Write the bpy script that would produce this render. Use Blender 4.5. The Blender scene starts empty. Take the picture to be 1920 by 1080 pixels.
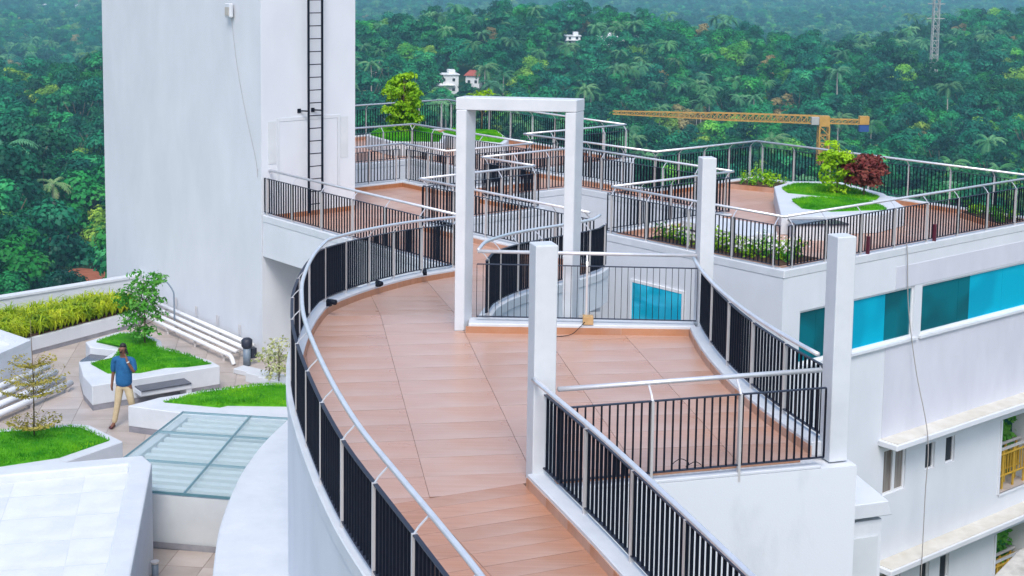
import bpy, bmesh, math, random
import numpy as np
from mathutils import Vector, Matrix
random.seed(7)
R = math.radians
sc = bpy.context.scene
C = sc.collection

# ------------------------------------------------------------------ camera
cam_d = bpy.data.cameras.new('camera'); cam = bpy.data.objects.new('camera', cam_d); C.objects.link(cam)
FPX = 2700.0
cam_d.sensor_width = 36.0; cam_d.sensor_fit = 'HORIZONTAL'
cam_d.lens = 36.0 * FPX / 1920.0
cam_d.shift_y = (228.0 - 540.0) / 1920.0            # a shifted lens keeps the uprights nearly parallel
cam_d.clip_start = 0.1; cam_d.clip_end = 12000
dn = Vector((-326.0, 23272.0, FPX)).normalized()     # world "down" in the camera's right/down/forward axes
fw = (Vector((0, 0, 1)) - dn * dn.z).normalized(); up = -dn; rt = fw.cross(up)
# columns: camera right, camera up, camera back expressed in the world
cam.matrix_world = Matrix(((rt.x, -rt.y, -rt.z, 0.0), (fw.x, -fw.y, -fw.z, 0.0), (up.x, -up.y, -up.z, 5.73), (0, 0, 0, 1)))
sc.camera = cam

# ------------------------------------------------------------------ world, sun, exposure
SUN_EL, SUN_AZ = R(52), R(180)       # azimuth clockwise from +Y: high behind the camera, veiled by thin cloud
w = bpy.data.worlds.new('World'); sc.world = w; w.use_nodes = True
nt = w.node_tree; nt.nodes.clear()
sky = nt.nodes.new('ShaderNodeTexSky'); sky.sky_type = 'NISHITA'; sky.sun_disc = False
sky.sun_elevation = SUN_EL; sky.sun_rotation = SUN_AZ; sky.air_density = 1.0; sky.dust_density = 2.2; sky.ozone_density = 1.0
bg = nt.nodes.new('ShaderNodeBackground'); bg.inputs['Strength'].default_value = 0.15
wo = nt.nodes.new('ShaderNodeOutputWorld')
nt.links.new(sky.outputs[0], bg.inputs['Color']); nt.links.new(bg.outputs[0], wo.inputs['Surface'])
sd = bpy.data.lights.new('sun', 'SUN'); sd.energy = 1.25; sd.angle = R(20); sd.color = (1.0, 0.98, 0.95)
so = bpy.data.objects.new('sun', sd); C.objects.link(so)
sv = Vector((math.sin(SUN_AZ) * math.cos(SUN_EL), math.cos(SUN_AZ) * math.cos(SUN_EL), math.sin(SUN_EL)))
so.rotation_euler = (-sv).to_track_quat('-Z', 'Y').to_euler()
sc.view_settings.view_transform = 'Standard'; sc.view_settings.look = 'None'
sc.view_settings.exposure = 0.83; sc.view_settings.gamma = 1.0; sc.view_settings.use_curve_mapping = False
sc.render.engine = 'CYCLES'
sc.cycles.use_denoising = True
sc.cycles.max_bounces = 7; sc.cycles.diffuse_bounces = 3; sc.cycles.glossy_bounces = 3; sc.cycles.transmission_bounces = 4
sc.cycles.transparent_max_bounces = 6; sc.cycles.volume_bounces = 0

# ------------------------------------------------------------------ plan axes of the building: u along, v across
AU = R(39.3)
def uv(u, v, z=0.0):
    return Vector((u * math.cos(AU) - v * math.sin(AU), u * math.sin(AU) + v * math.cos(AU), z))
UDIR = Vector((math.cos(AU), math.sin(AU), 0)); VDIR = Vector((-math.sin(AU), math.cos(AU), 0))

# ------------------------------------------------------------------ materials
def new_mat(name):
    m = bpy.data.materials.new(name); m.use_nodes = True
    return m, m.node_tree, m.node_tree.nodes['Principled BSDF']
def mat_plain(name, col, rough=0.6, metal=0.0, spec=0.5):
    m, t, b = new_mat(name)
    b.inputs['Base Color'].default_value = (*col, 1); b.inputs['Roughness'].default_value = rough
    b.inputs['Metallic'].default_value = metal; b.inputs['Specular IOR Level'].default_value = spec
    return m
def mat_noise(name, c1, c2, scale=2.0, rough=0.7, bump=0.0, bscale=40.0, spec=0.4, detail=6, streak=None, c3=None, objrand=0.0, coord='Object', lo=0.35, hi=0.68):
    """two-tone procedural surface; streak stretches the pattern vertically (rain runs on plaster)"""
    m, t, b = new_mat(name); L = t.links.new
    tc = t.nodes.new('ShaderNodeTexCoord'); mp = t.nodes.new('ShaderNodeMapping'); L(tc.outputs[coord], mp.inputs[0])
    if streak: mp.inputs['Scale'].default_value = streak
    n = t.nodes.new('ShaderNodeTexNoise'); n.inputs['Scale'].default_value = scale; n.inputs['Detail'].default_value = detail; n.inputs['Roughness'].default_value = 0.62
    L(mp.outputs[0], n.inputs['Vector'])
    cr = t.nodes.new('ShaderNodeValToRGB'); cr.color_ramp.elements[0].position = lo; cr.color_ramp.elements[1].position = hi
    cr.color_ramp.elements[0].color = (*c1, 1); cr.color_ramp.elements[1].color = (*c2, 1)
    if c3:
        e = cr.color_ramp.elements.new((lo + hi) / 2); e.color = (*c3, 1)
    L(n.outputs['Fac'], cr.inputs[0]); out = cr.outputs[0]
    if objrand:
        oi = t.nodes.new('ShaderNodeObjectInfo'); hs = t.nodes.new('ShaderNodeHueSaturation')
        mr = t.nodes.new('ShaderNodeMapRange'); mr.inputs['To Min'].default_value = 1 - objrand; mr.inputs['To Max'].default_value = 1 + objrand
        L(oi.outputs['Random'], mr.inputs[0]); L(mr.outputs[0], hs.inputs['Value']); L(out, hs.inputs['Color']); out = hs.outputs[0]
    L(out, b.inputs['Base Color'])
    b.inputs['Roughness'].default_value = rough; b.inputs['Specular IOR Level'].default_value = spec
    if bump:
        n2 = t.nodes.new('ShaderNodeTexNoise'); n2.inputs['Scale'].default_value = bscale; n2.inputs['Detail'].default_value = 4
        L(tc.outputs[coord], n2.inputs['Vector'])
        bp = t.nodes.new('ShaderNodeBump'); bp.inputs['Strength'].default_value = bump; bp.inputs['Distance'].default_value = 0.02
        L(n2.outputs['Fac'], bp.inputs['Height']); L(bp.outputs[0], b.inputs['Normal'])
    return m
def mat_leaf(name, c1, c2, c3, scale=0.5, hue=0.03, val=0.25, rough=0.55, transl=0.25):
    m, t, b = new_mat(name); L = t.links.new
    tc = t.nodes.new('ShaderNodeTexCoord'); n = t.nodes.new('ShaderNodeTexNoise'); n.inputs['Scale'].default_value = scale; n.inputs['Detail'].default_value = 3
    L(tc.outputs['Object'], n.inputs['Vector'])
    cr = t.nodes.new('ShaderNodeValToRGB'); cr.color_ramp.elements[0].position = 0.32; cr.color_ramp.elements[1].position = 0.70
    cr.color_ramp.elements[0].color = (*c1, 1); cr.color_ramp.elements[1].color = (*c3, 1); e = cr.color_ramp.elements.new(0.5); e.color = (*c2, 1)
    L(n.outputs['Fac'], cr.inputs[0])
    oi = t.nodes.new('ShaderNodeObjectInfo'); hs = t.nodes.new('ShaderNodeHueSaturation')
    a = t.nodes.new('ShaderNodeMapRange'); a.inputs['To Min'].default_value = 0.5 - hue; a.inputs['To Max'].default_value = 0.5 + hue
    wn = t.nodes.new('ShaderNodeTexWhiteNoise'); wn.noise_dimensions = '1D'; L(oi.outputs['Random'], wn.inputs['W'])
    v = t.nodes.new('ShaderNodeMapRange'); v.inputs['To Min'].default_value = 1 - val; v.inputs['To Max'].default_value = 1 + val
    L(oi.outputs['Random'], a.inputs[0]); L(wn.outputs['Value'], v.inputs[0]); L(a.outputs[0], hs.inputs['Hue']); L(v.outputs[0], hs.inputs['Value'])
    L(cr.outputs[0], hs.inputs['Color']); L(hs.outputs[0], b.inputs['Base Color'])
    b.inputs['Roughness'].default_value = rough; b.inputs['Specular IOR Level'].default_value = 0.25
    if transl:
        tr = t.nodes.new('ShaderNodeBsdfTranslucent'); mx = t.nodes.new('ShaderNodeMixShader'); mx.inputs[0].default_value = transl
        L(hs.outputs[0], tr.inputs['Color']); L(b.outputs[0], mx.inputs[1]); L(tr.outputs[0], mx.inputs[2])
        L(mx.outputs[0], t.nodes['Material Output'].inputs['Surface'])
    return m

M = {}
M['white'] = mat_noise('white_plaster', (0.59, 0.615, 0.655), (0.645, 0.67, 0.71), 1.1, 0.75, 0.06, 60, 0.3, 8, streak=(1, 1, 0.5))
M['white_old'] = mat_noise('white_plaster_worn', (0.50, 0.53, 0.565), (0.63, 0.655, 0.69), 1.6, 0.8, 0.08, 50, 0.3, 10, streak=(1, 1, 0.45), lo=0.20, hi=0.46)
M['white_clean'] = mat_noise('white_gloss_paint', (0.545, 0.575, 0.61), (0.615, 0.64, 0.675), 2.4, 0.6, 0.05, 45, 0.35, 9)
M['lilac'] = mat_noise('pale_lilac_paint', (0.53, 0.54, 0.60), (0.60, 0.61, 0.67), 1.2, 0.8, 0.06, 60, 0.3, 8, streak=(1, 1, 0.4))
M['grey_wall'] = mat_noise('pale_grey_wall', (0.52, 0.55, 0.57), (0.60, 0.63, 0.65), 1.2, 0.7, 0.04, 60, 0.3)
M['base_grey'] = mat_noise('grey_skirting', (0.20, 0.20, 0.23), (0.30, 0.30, 0.33), 3, 0.6)
M['steel'] = mat_noise('brushed_stainless', (0.66, 0.66, 0.69), (0.76, 0.76, 0.79), 6, 0.28, 0.02, 90, 0.5); M['steel'].node_tree.nodes['Principled BSDF'].inputs['Metallic'].default_value = 0.45
M['post'] = mat_plain('satin_steel_post', (0.58, 0.56, 0.56), 0.45, 0.3)
M['black'] = mat_noise('black_bar_paint', (0.003, 0.005, 0.013), (0.006, 0.009, 0.020), 8, 0.55, spec=0.18)
M['navy'] = mat_plain('dark_grey_paint', (0.02, 0.025, 0.045), 0.5)
M['maroon'] = mat_noise('maroon_soffit', (0.07, 0.008, 0.02), (0.11, 0.012, 0.03), 3, 0.6)
M['seat'] = mat_noise('dark_granite_seat', (0.05, 0.055, 0.075), (0.10, 0.105, 0.13), 60, 0.25, spec=0.5)
M['soil'] = mat_noise('dark_soil', (0.05, 0.025, 0.015), (0.12, 0.06, 0.035), 8, 0.95, 0.4, 30)
M['redsoil'] = mat_noise('red_laterite', (0.32, 0.09, 0.04), (0.45, 0.15, 0.08), 0.4, 0.95, 0.2, 3)
M['concrete'] = mat_noise('weathered_concrete', (0.30, 0.28, 0.24), (0.56, 0.53, 0.47), 1.8, 0.9, 0.15, 30, 0.3, 9, lo=0.3, hi=0.6)
M['ledge_top'] = mat_noise('stained_ledge', (0.52, 0.49, 0.42), (0.64, 0.62, 0.57), 1.6, 0.9, 0.1, 30, 0.3, 9)
M['dirt_white'] = mat_noise('roof_white_coating', (0.55, 0.58, 0.63), (0.68, 0.70, 0.73), 1.2, 0.7, 0.05, 30, 0.3, 9, lo=0.3, hi=0.6)
M['bark'] = mat_noise('bark', (0.10, 0.07, 0.045), (0.2, 0.15, 0.10), 12, 0.9, 0.3, 40)
M['palm_bark'] = mat_noise('pale_palm_bark', (0.36, 0.32, 0.26), (0.52, 0.48, 0.42), 2, 0.9)
M['crane'] = mat_noise('crane_yellow', (0.42, 0.22, 0.03), (0.55, 0.30, 0.05), 0.6, 0.6)
M['crane_blue'] = mat_plain('crane_blue', (0.01, 0.05, 0.22), 0.6)
M['yellow_rail'] = mat_noise('ochre_rail_paint', (0.40, 0.24, 0.02), (0.52, 0.33, 0.05), 5, 0.5)
M['interior'] = mat_plain('dark_interior', (0.018, 0.022, 0.03), 0.8)
M['alu'] = mat_plain('white_window_frame', (0.72, 0.73, 0.75), 0.4)
M['pipe_w'] = mat_noise('white_pipe', (0.70, 0.71, 0.73), (0.80, 0.81, 0.82), 3, 0.35)
M['pipe_g'] = mat_plain('grey_blue_pipe', (0.17, 0.22, 0.28), 0.45)
M['rope'] = mat_plain('grey_rope', (0.33, 0.31, 0.30), 0.9)
M['blue_pipe'] = mat_plain('blue_plastic_pipe', (0.01, 0.22, 0.55), 0.4)
M['cardboard'] = mat_noise('beige_box', (0.42, 0.27, 0.12), (0.52, 0.34, 0.17), 8, 0.8)
M['roof_red'] = mat_noise('red_tile_roof', (0.30, 0.06, 0.04), (0.42, 0.10, 0.07), 1.5, 0.8)
M['house'] = mat_noise('house_wall', (0.70, 0.71, 0.72), (0.82, 0.82, 0.82), 0.5, 0.8)
M['house_grey'] = mat_noise('unpainted_wall', (0.32, 0.32, 0.30), (0.42, 0.42, 0.40), 0.5, 0.9)
M['skin'] = mat_noise('skin', (0.17, 0.075, 0.045), (0.22, 0.10, 0.06), 20, 0.55)
M['hair'] = mat_noise('black_hair', (0.008, 0.007, 0.007), (0.02, 0.018, 0.017), 60, 0.5)
M['shirt'] = mat_noise('blue_shirt', (0.010, 0.085, 0.22), (0.018, 0.13, 0.30), 9, 0.85, 0.2, 25)
M['trousers'] = mat_noise('khaki_trousers', (0.46, 0.36, 0.22), (0.58, 0.47, 0.30), 8, 0.9, 0.2, 25)
M['shoe'] = mat_plain('maroon_sandal', (0.07, 0.012, 0.018), 0.5)
M['phone'] = mat_plain('black_phone', (0.01, 0.01, 0.012), 0.2)
M['watch'] = mat_plain('pale_watch', (0.7, 0.7, 0.68), 0.3, 0.6)
M['lamp_face'] = mat_plain('floodlight_glass', (0.45, 0.42, 0.38), 0.2)
M['lawn_base'] = mat_noise('lawn_sward', (0.02, 0.19, 0.004), (0.10, 0.36, 0.008), 3, 0.9, 0.8, 60, 0.2)
M['lawn'] = mat_leaf('grass_blades', (0.025, 0.22, 0.003), (0.09, 0.38, 0.006), (0.23, 0.54, 0.012), 1.6, 0.01, 0.1)
M['leaf_mid'] = mat_leaf('garden_leaf', (0.04, 0.22, 0.015), (0.09, 0.34, 0.03), (0.19, 0.46, 0.08), 4.0, 0.01, 0.1)
M['leaf_lime'] = mat_leaf('lime_leaf', (0.16, 0.38, 0.006), (0.28, 0.54, 0.010), (0.44, 0.68, 0.03), 3.0, 0.01, 0.1)
M['leaf_gold'] = mat_leaf('golden_leaf', (0.30, 0.28, 0.03), (0.42, 0.38, 0.06), (0.55, 0.50, 0.14), 3.0, 0.01, 0.1)
M['leaf_tuft'] = mat_leaf('yellow_green_tuft', (0.12, 0.25, 0.008), (0.34, 0.46, 0.012), (0.55, 0.60, 0.03), 2.2, 0.01, 0.1)
M['leaf_red'] = mat_leaf('purple_red_leaf', (0.08, 0.010, 0.018), (0.20, 0.035, 0.04), (0.36, 0.11, 0.08), 6.0, 0.01, 0.1)
M['leaf_variegated'] = mat_leaf('cream_green_leaf', (0.20, 0.28, 0.04), (0.45, 0.48, 0.22), (0.70, 0.70, 0.50), 6.0, 0.01, 0.1)
M['petal'] = mat_plain('white_petal', (0.75, 0.73, 0.70), 0.7)
M['f_dark'] = mat_leaf('forest_dark', (0.002, 0.065, 0.036), (0.008, 0.16, 0.068), (0.05, 0.34, 0.10), 0.18, 0.025, 0.55)
M['f_mid'] = mat_leaf('forest_mid', (0.005, 0.12, 0.042), (0.022, 0.27, 0.07), (0.12, 0.48, 0.09), 0.18, 0.03, 0.55)
M['f_light'] = mat_leaf('forest_light', (0.08, 0.30, 0.03), (0.20, 0.48, 0.045), (0.40, 0.62, 0.08), 0.18, 0.04, 0.35)
M['f_palm'] = mat_leaf('palm_frond', (0.03, 0.16, 0.06), (0.09, 0.28, 0.10), (0.24, 0.42, 0.18), 0.18, 0.025, 0.3)
M['f_palm_pale'] = mat_leaf('pale_palm_frond', (0.10, 0.26, 0.08), (0.24, 0.42, 0.14), (0.45, 0.52, 0.25), 0.5, 0.01, 0.1)
M['f_dry'] = mat_leaf('forest_flowering', (0.20, 0.17, 0.05), (0.32, 0.26, 0.09), (0.42, 0.34, 0.15), 0.25, 0.02, 0.2)
M['ground'] = mat_noise('forest_floor', (0.012, 0.035, 0.012), (0.03, 0.065, 0.02), 0.05, 0.95, 0.4, 0.5, 0.2)

def mat_tile(name, base, dark, light, rough, grain_scale, grain_dir, objrand=0.07, fresh=0.5):
    """wood-look porcelain: long fine grain bands across a warm body colour, each tile a little different"""
    m, t, b = new_mat(name); L = t.links.new
    tc = t.nodes.new('ShaderNodeTexCoord'); mp = t.nodes.new('ShaderNodeMapping'); L(tc.outputs['Object'], mp.inputs[0])
    mp.inputs['Rotation'].default_value = (0, 0, grain_dir); mp.inputs['Scale'].default_value = (0.55, grain_scale, 1)
    oi = t.nodes.new('ShaderNodeObjectInfo'); cx = t.nodes.new('ShaderNodeCombineXYZ'); ml = t.nodes.new('ShaderNodeMath'); ml.operation = 'MULTIPLY'; ml.inputs[1].default_value = 37.0
    L(oi.outputs['Random'], ml.inputs[0]); L(ml.outputs[0], cx.inputs[0]); L(ml.outputs[0], cx.inputs[1])
    va = t.nodes.new('ShaderNodeVectorMath'); va.operation = 'ADD'; L(mp.outputs[0], va.inputs[0]); L(cx.outputs[0], va.inputs[1])
    n = t.nodes.new('ShaderNodeTexNoise'); n.inputs['Scale'].default_value = 1.0; n.inputs['Detail'].default_value = 7; n.inputs['Roughness'].default_value = 0.6; n.inputs['Distortion'].default_value = 0.5
    L(va.outputs[0], n.inputs['Vector'])
    cr = t.nodes.new('ShaderNodeValToRGB'); cr.color_ramp.elements[0].position = 0.3; cr.color_ramp.elements[1].position = 0.72
    cr.color_ramp.elements[0].color = (*dark, 1); cr.color_ramp.elements[1].color = (*light, 1); e = cr.color_ramp.elements.new(0.5); e.color = (*base, 1)
    L(n.outputs['Fac'], cr.inputs[0])
    n3 = t.nodes.new('ShaderNodeTexNoise'); n3.inputs['Scale'].default_value = 0.7; n3.inputs['Detail'].default_value = 4; L(tc.outputs['Object'], n3.inputs['Vector'])
    mr = t.nodes.new('ShaderNodeMapRange'); mr.inputs['To Min'].default_value = 1 - objrand; mr.inputs['To Max'].default_value = 1 + objrand
    L(oi.outputs['Random'], mr.inputs[0]); hs = t.nodes.new('ShaderNodeHueSaturation'); L(mr.outputs[0], hs.inputs['Value']); L(cr.outputs[0], hs.inputs['Color'])
    # pale grey dust film in drifts, mixed stronger to stand in for sky sheen
    mx = t.nodes.new('ShaderNodeMix'); mx.data_type = 'RGBA'; mx.inputs['B'].default_value = (0.58, 0.48, 0.445, 1)
    dr = t.nodes.new('ShaderNodeMapRange'); dr.inputs['From Min'].default_value = 0.4; dr.inputs['From Max'].default_value = 0.75; dr.inputs['To Max'].default_value = 0.55
    L(n3.outputs['Fac'], dr.inputs[0]); L(dr.outputs[0], mx.inputs['Factor']); L(hs.outputs[0], mx.inputs['A']); L(mx.outputs['Result'], b.inputs['Base Color'])
    rr = t.nodes.new('ShaderNodeMapRange'); rr.inputs['To Min'].default_value = rough - 0.08; rr.inputs['To Max'].default_value = rough + 0.14; L(n3.outputs['Fac'], rr.inputs[0]); L(rr.outputs[0], b.inputs['Roughness'])
    b.inputs['Specular IOR Level'].default_value = fresh
    return m
M['grout'] = mat_plain('grey_brown_grout', (0.27, 0.16, 0.12), 0.9); M['pale_joint'] = mat_plain('pale_joint', (0.50, 0.52, 0.56), 0.9)
TDIR = math.atan2(4.51, -0.72)      # direction of the long joints on the deck
M['tile'] = mat_tile('wood_look_tile', (0.47, 0.262, 0.182), (0.435, 0.232, 0.155), (0.51, 0.297, 0.215), 0.27, 26.0, -(TDIR - R(90)), 0.05)
M['plank'] = mat_tile('ramp_plank_tile', (0.42, 0.205, 0.125), (0.37, 0.17, 0.10), (0.47, 0.24, 0.15), 0.40, 24.0, -R(22), 0.08)  # browner than the deck tile: the slope's weaker sky reflection put into the colour
M['skirt'] = mat_tile('terracotta_skirting', (0.40, 0.17, 0.075), (0.34, 0.135, 0.055), (0.46, 0.21, 0.10), 0.4, 14.0, 0.0, 0.06)
M['lower_tile'] = mat_tile('beige_paving', (0.42, 0.36, 0.32), (0.33, 0.275, 0.235), (0.52, 0.47, 0.44), 0.32, 1.3, 0.4, 0.10)
def mat_terrace():
    m, t, b = new_mat('terrace_paving'); L = t.links.new
    tc = t.nodes.new('ShaderNodeTexCoord'); mp = t.nodes.new('ShaderNodeMapping'); mp.inputs['Rotation'].default_value = (0, 0, -AU); L(tc.outputs['Object'], mp.inputs[0])
    br = t.nodes.new('ShaderNodeTexBrick'); br.offset = 0.0; br.inputs['Scale'].default_value = 1.0; br.inputs['Brick Width'].default_value = 1.2; br.inputs['Row Height'].default_value = 0.6; br.inputs['Mortar Size'].default_value = 0.006
    br.inputs['Color1'].default_value = (0.52, 0.30, 0.215, 1); br.inputs['Color2'].default_value = (0.47, 0.255, 0.18, 1); br.inputs['Mortar'].default_value = (0.22, 0.11, 0.08, 1)
    L(mp.outputs[0], br.inputs['Vector'])
    n = t.nodes.new('ShaderNodeTexNoise'); n.inputs['Scale'].default_value = 0.8; n.inputs['Detail'].default_value = 5; L(tc.outputs['Object'], n.inputs['Vector'])
    mx = t.nodes.new('ShaderNodeMix'); mx.data_type = 'RGBA'; mx.inputs['B'].default_value = (0.60, 0.48, 0.42, 1)
    dr = t.nodes.new('ShaderNodeMapRange'); dr.inputs['From Min'].default_value = 0.42; dr.inputs['From Max'].default_value = 0.7; dr.inputs['To Max'].default_value = 0.45
    L(n.outputs['Fac'], dr.inputs[0]); L(dr.outputs[0], mx.inputs['Factor']); L(br.outputs['Color'], mx.inputs['A']); L(mx.outputs['Result'], b.inputs['Base Color'])
    b.inputs['Roughness'].default_value = 0.4
    return m
M['terrace'] = mat_terrace()
def mat_glass_teal(name, col, col2):
    m, t, b = new_mat(name); L = t.links.new
    b.inputs['Base Color'].default_value = (*col, 1); b.inputs['Roughness'].default_value = 0.04; b.inputs['Specular IOR Level'].default_value = 0.8; b.inputs['Metallic'].default_value = 0.3
    tc = t.nodes.new('ShaderNodeTexCoord'); n = t.nodes.new('ShaderNodeTexNoise'); n.inputs['Scale'].default_value = 0.9; n.inputs['Detail'].default_value = 1; L(tc.outputs['Object'], n.inputs['Vector'])
    cr = t.nodes.new('ShaderNodeValToRGB'); cr.color_ramp.elements[0].position = 0.42; cr.color_ramp.elements[1].position = 0.56; cr.color_ramp.elements[0].color = (*col2, 1); cr.color_ramp.elements[1].color = (*col, 1)
    L(n.outputs['Fac'], cr.inputs[0]); L(cr.outputs[0], b.inputs['Base Color'])
    return m
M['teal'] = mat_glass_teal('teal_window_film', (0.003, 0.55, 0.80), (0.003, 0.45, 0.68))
M['teal_dark'] = mat_glass_teal('teal_window_dim_reflection', (0.004, 0.20, 0.26), (0.006, 0.13, 0.17))  # dim panes: dark reflections of nearby buildings painted into the glass colour
M['curtain'] = mat_noise('grey_brown_curtain', (0.12, 0.09, 0.07), (0.30, 0.28, 0.26), 9, 0.9, streak=(1, 1, 0.05))
def mat_sky_glass():
    m, t, b = new_mat('pale_green_glass')
    b.inputs['Base Color'].default_value = (0.52, 0.70, 0.74, 1); b.inputs['Roughness'].default_value = 0.05
    b.inputs['Transmission Weight'].default_value = 0.0; b.inputs['Alpha'].default_value = 0.22; b.inputs['Specular IOR Level'].default_value = 0.3
    return m
M['skyglass'] = mat_sky_glass()
M['beam_w'] = mat_plain('pale_beam', (0.66, 0.72, 0.72), 0.6)
M['shaft'] = mat_plain('blue_grey_shaft', (0.10, 0.19, 0.23), 0.7)

# ------------------------------------------------------------------ mesh builder
class MB:
    def __init__(s): s.v = []; s.f = []
    def add(s, vs, fs):
        o = len(s.v); s.v += [tuple(p) for p in vs]; s.f += [tuple(i + o for i in f) for f in fs]; return s
    def box(s, c, sz, rz=0.0, m=None):
        x, y, z = [a / 2 for a in sz]; co, si = math.cos(rz), math.sin(rz); vs = []
        for dz in (-z, z):
            for dx, dy in ((-x, -y), (x, -y), (x, y), (-x, y)):
                vs.append((c[0] + dx * co - dy * si, c[1] + dx * si + dy * co, c[2] + dz))
        return s.add(vs, [(3, 2, 1, 0), (4, 5, 6, 7), (0, 1, 5, 4), (1, 2, 6, 5), (2, 3, 7, 6), (3, 0, 4, 7)])
    def obox(s, p0, p1, w, h, up=(0, 0, 1)):
        """a bar of section w x h from p0 to p1"""
        p0, p1 = Vector(p0), Vector(p1); d = (p1 - p0).normalized(); a = d.cross(Vector(up))
        if a.length < 1e-5: a = d.cross(Vector((1, 0, 0)))
        a.normalize(); b = a.cross(d); vs = []
        for p in (p0, p1):
            for i, j in ((-1, -1), (1, -1), (1, 1), (-1, 1)): vs.append(p + a * (i * w / 2) + b * (j * h / 2))
        return s.add(vs, [(3, 2, 1, 0), (4, 5, 6, 7), (0, 1, 5, 4), (1, 2, 6, 5), (2, 3, 7, 6), (3, 0, 4, 7)])
    def prism(s, poly, z0, z1):
        """vertical prism over a plan polygon; z0, z1 numbers or functions of x, y"""
        a = sum(poly[i][0] * poly[(i + 1) % len(poly)][1] - poly[(i + 1) % len(poly)][0] * poly[i][1] for i in range(len(poly)))
        if a < 0: poly = poly[::-1]
        g = lambda z, p: z(p[0], p[1]) if callable(z) else z
        n = len(poly); vs = [(p[0], p[1], g(z0, p)) for p in poly] + [(p[0], p[1], g(z1, p)) for p in poly]
        return s.add(vs, [tuple(range(n))[::-1], tuple(range(n, 2 * n))] + [(i, (i + 1) % n, (i + 1) % n + n, i + n) for i in range(n)])
    def tube(s, pts, r, n=8, cap=True):
        pts = [Vector(p) for p in pts]; rs = r if hasattr(r, '__len__') else [r] * len(pts)
        vs = []; a = None
        for i, p in enumerate(pts):
            d = (pts[min(i + 1, len(pts) - 1)] - pts[max(i - 1, 0)]).normalized()
            if a is None:
                a = d.cross(Vector((0, 0, 1)))
                if a.length < 1e-3: a = d.cross(Vector((1, 0, 0)))
            a = (a - d * a.dot(d)).normalized(); b = d.cross(a)
            for k in range(n):
                t = 2 * math.pi * k / n; vs.append(p + (a * math.cos(t) + b * math.sin(t)) * rs[i])
        fs = []
        for i in range(len(pts) - 1):
            for k in range(n): fs.append((i * n + k, i * n + (k + 1) % n, (i + 1) * n + (k + 1) % n, (i + 1) * n + k))
        if cap: fs += [tuple(range(n))[::-1], tuple((len(pts) - 1) * n + k for k in range(n))]
        return s.add(vs, fs)
    def strip(s, a, b):
        n = len(a); return s.add(list(a) + list(b), [(i, i + 1, n + i + 1, n + i) for i in range(n - 1)])
    def section(s, path, offs, closed=True):
        """sweep a section [(sideways, up)...] along path [(x,y,z)...]; sideways is to the LEFT of travel"""
        n = len(path); k = len(offs); vs = []
        for i, p in enumerate(path):
            p = Vector(p); q0 = Vector(path[max(i - 1, 0)]); q1 = Vector(path[min(i + 1, n - 1)])
            d0 = (p - q0); d1 = (q1 - p); d0.z = d1.z = 0
            d0 = d0.normalized() if d0.length > 1e-6 else d1.normalized(); d1 = d1.normalized() if d1.length > 1e-6 else d0
            d = (d0 + d1).normalized(); l = Vector((-d.y, d.x, 0)); sc_ = 1.0 / max(0.35, d.dot(d0))
            for o, h in offs: vs.append(p + l * (o * sc_) + Vector((0, 0, h)))
        fs = []
        for i in range(n - 1):
            for j in range(k if closed else k - 1): fs.append((i * k + j, i * k + (j + 1) % k, (i + 1) * k + (j + 1) % k, (i + 1) * k + j))
        if closed: fs += [tuple(range(k)), tuple((n - 1) * k + j for j in range(k))[::-1]]
        return s.add(vs, fs)
    def mesh(s, name, mat, smooth=False):
        me = bpy.data.meshes.new(name); me.from_pydata(s.v, [], s.f); me.update()
        if mat is not None: me.materials.append(M[mat] if isinstance(mat, str) else mat)
        bm = bmesh.new(); bm.from_mesh(me); bmesh.ops.recalc_face_normals(bm, faces=bm.faces); bm.to_mesh(me); bm.free()
        if smooth:
            for p in me.polygons: p.use_smooth = True
        return me
    def build(s, name, mat, parent=None, smooth=False):
        return link(name, s.mesh(name, mat, smooth), parent)
def link(name, me, parent=None, loc=None, rz=None):
    o = bpy.data.objects.new(name, me); C.objects.link(o)
    if parent is not None: o.parent = parent
    if loc is not None: o.location = loc
    if rz is not None: o.rotation_euler = (0, 0, rz)
    return o
def tag(o, label=None, cat=None, group=None, kind=None):
    if label: o['label'] = label
    if cat: o['category'] = cat
    if group: o['group'] = group
    if kind: o['kind'] = kind
    return o
def thing(name, label, cat, loc=(0, 0, 0), rz=0.0, group=None):
    o = bpy.data.objects.new(name, None); C.objects.link(o); o.empty_display_size = 0.2
    o.location = loc; o.rotation_euler = (0, 0, rz); return tag(o, label, cat, group)
def bevel(o, w, seg=1):
    md = o.modifiers.new('bevel', 'BEVEL'); md.width = w; md.segments = seg; md.limit_method = 'ANGLE'; return o
def catmull(pts, per=8):
    P = [Vector((*p, 0)) if len(p) == 2 else Vector(p) for p in pts]; out = []
    for i in range(len(P) - 1):
        p0 = P[max(i - 1, 0)]; p1 = P[i]; p2 = P[i + 1]; p3 = P[min(i + 2, len(P) - 1)]
        for k in range(per):
            t = k / per
            out.append(0.5 * ((2 * p1) + (p2 - p0) * t + (2 * p0 - 5 * p1 + 4 * p2 - p3) * t * t + (3 * p1 - p0 - 3 * p2 + p3) * t ** 3))
    out.append(P[-1]); return out
def resample(path, step):
    """points and directions at even spacing along a polyline"""
    L = [0.0]
    for a, b in zip(path, path[1:]): L.append(L[-1] + (b - a).length)
    n = max(1, round(L[-1] / step)); out = []; j = 0
    for i in range(n + 1):
        s_ = L[-1] * i / n
        while j < len(path) - 2 and L[j + 1] < s_: j += 1
        t = (s_ - L[j]) / max(1e-9, L[j + 1] - L[j]); out.append((path[j].lerp(path[j + 1], t), (path[j + 1] - path[j]).normalized()))
    return out
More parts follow.
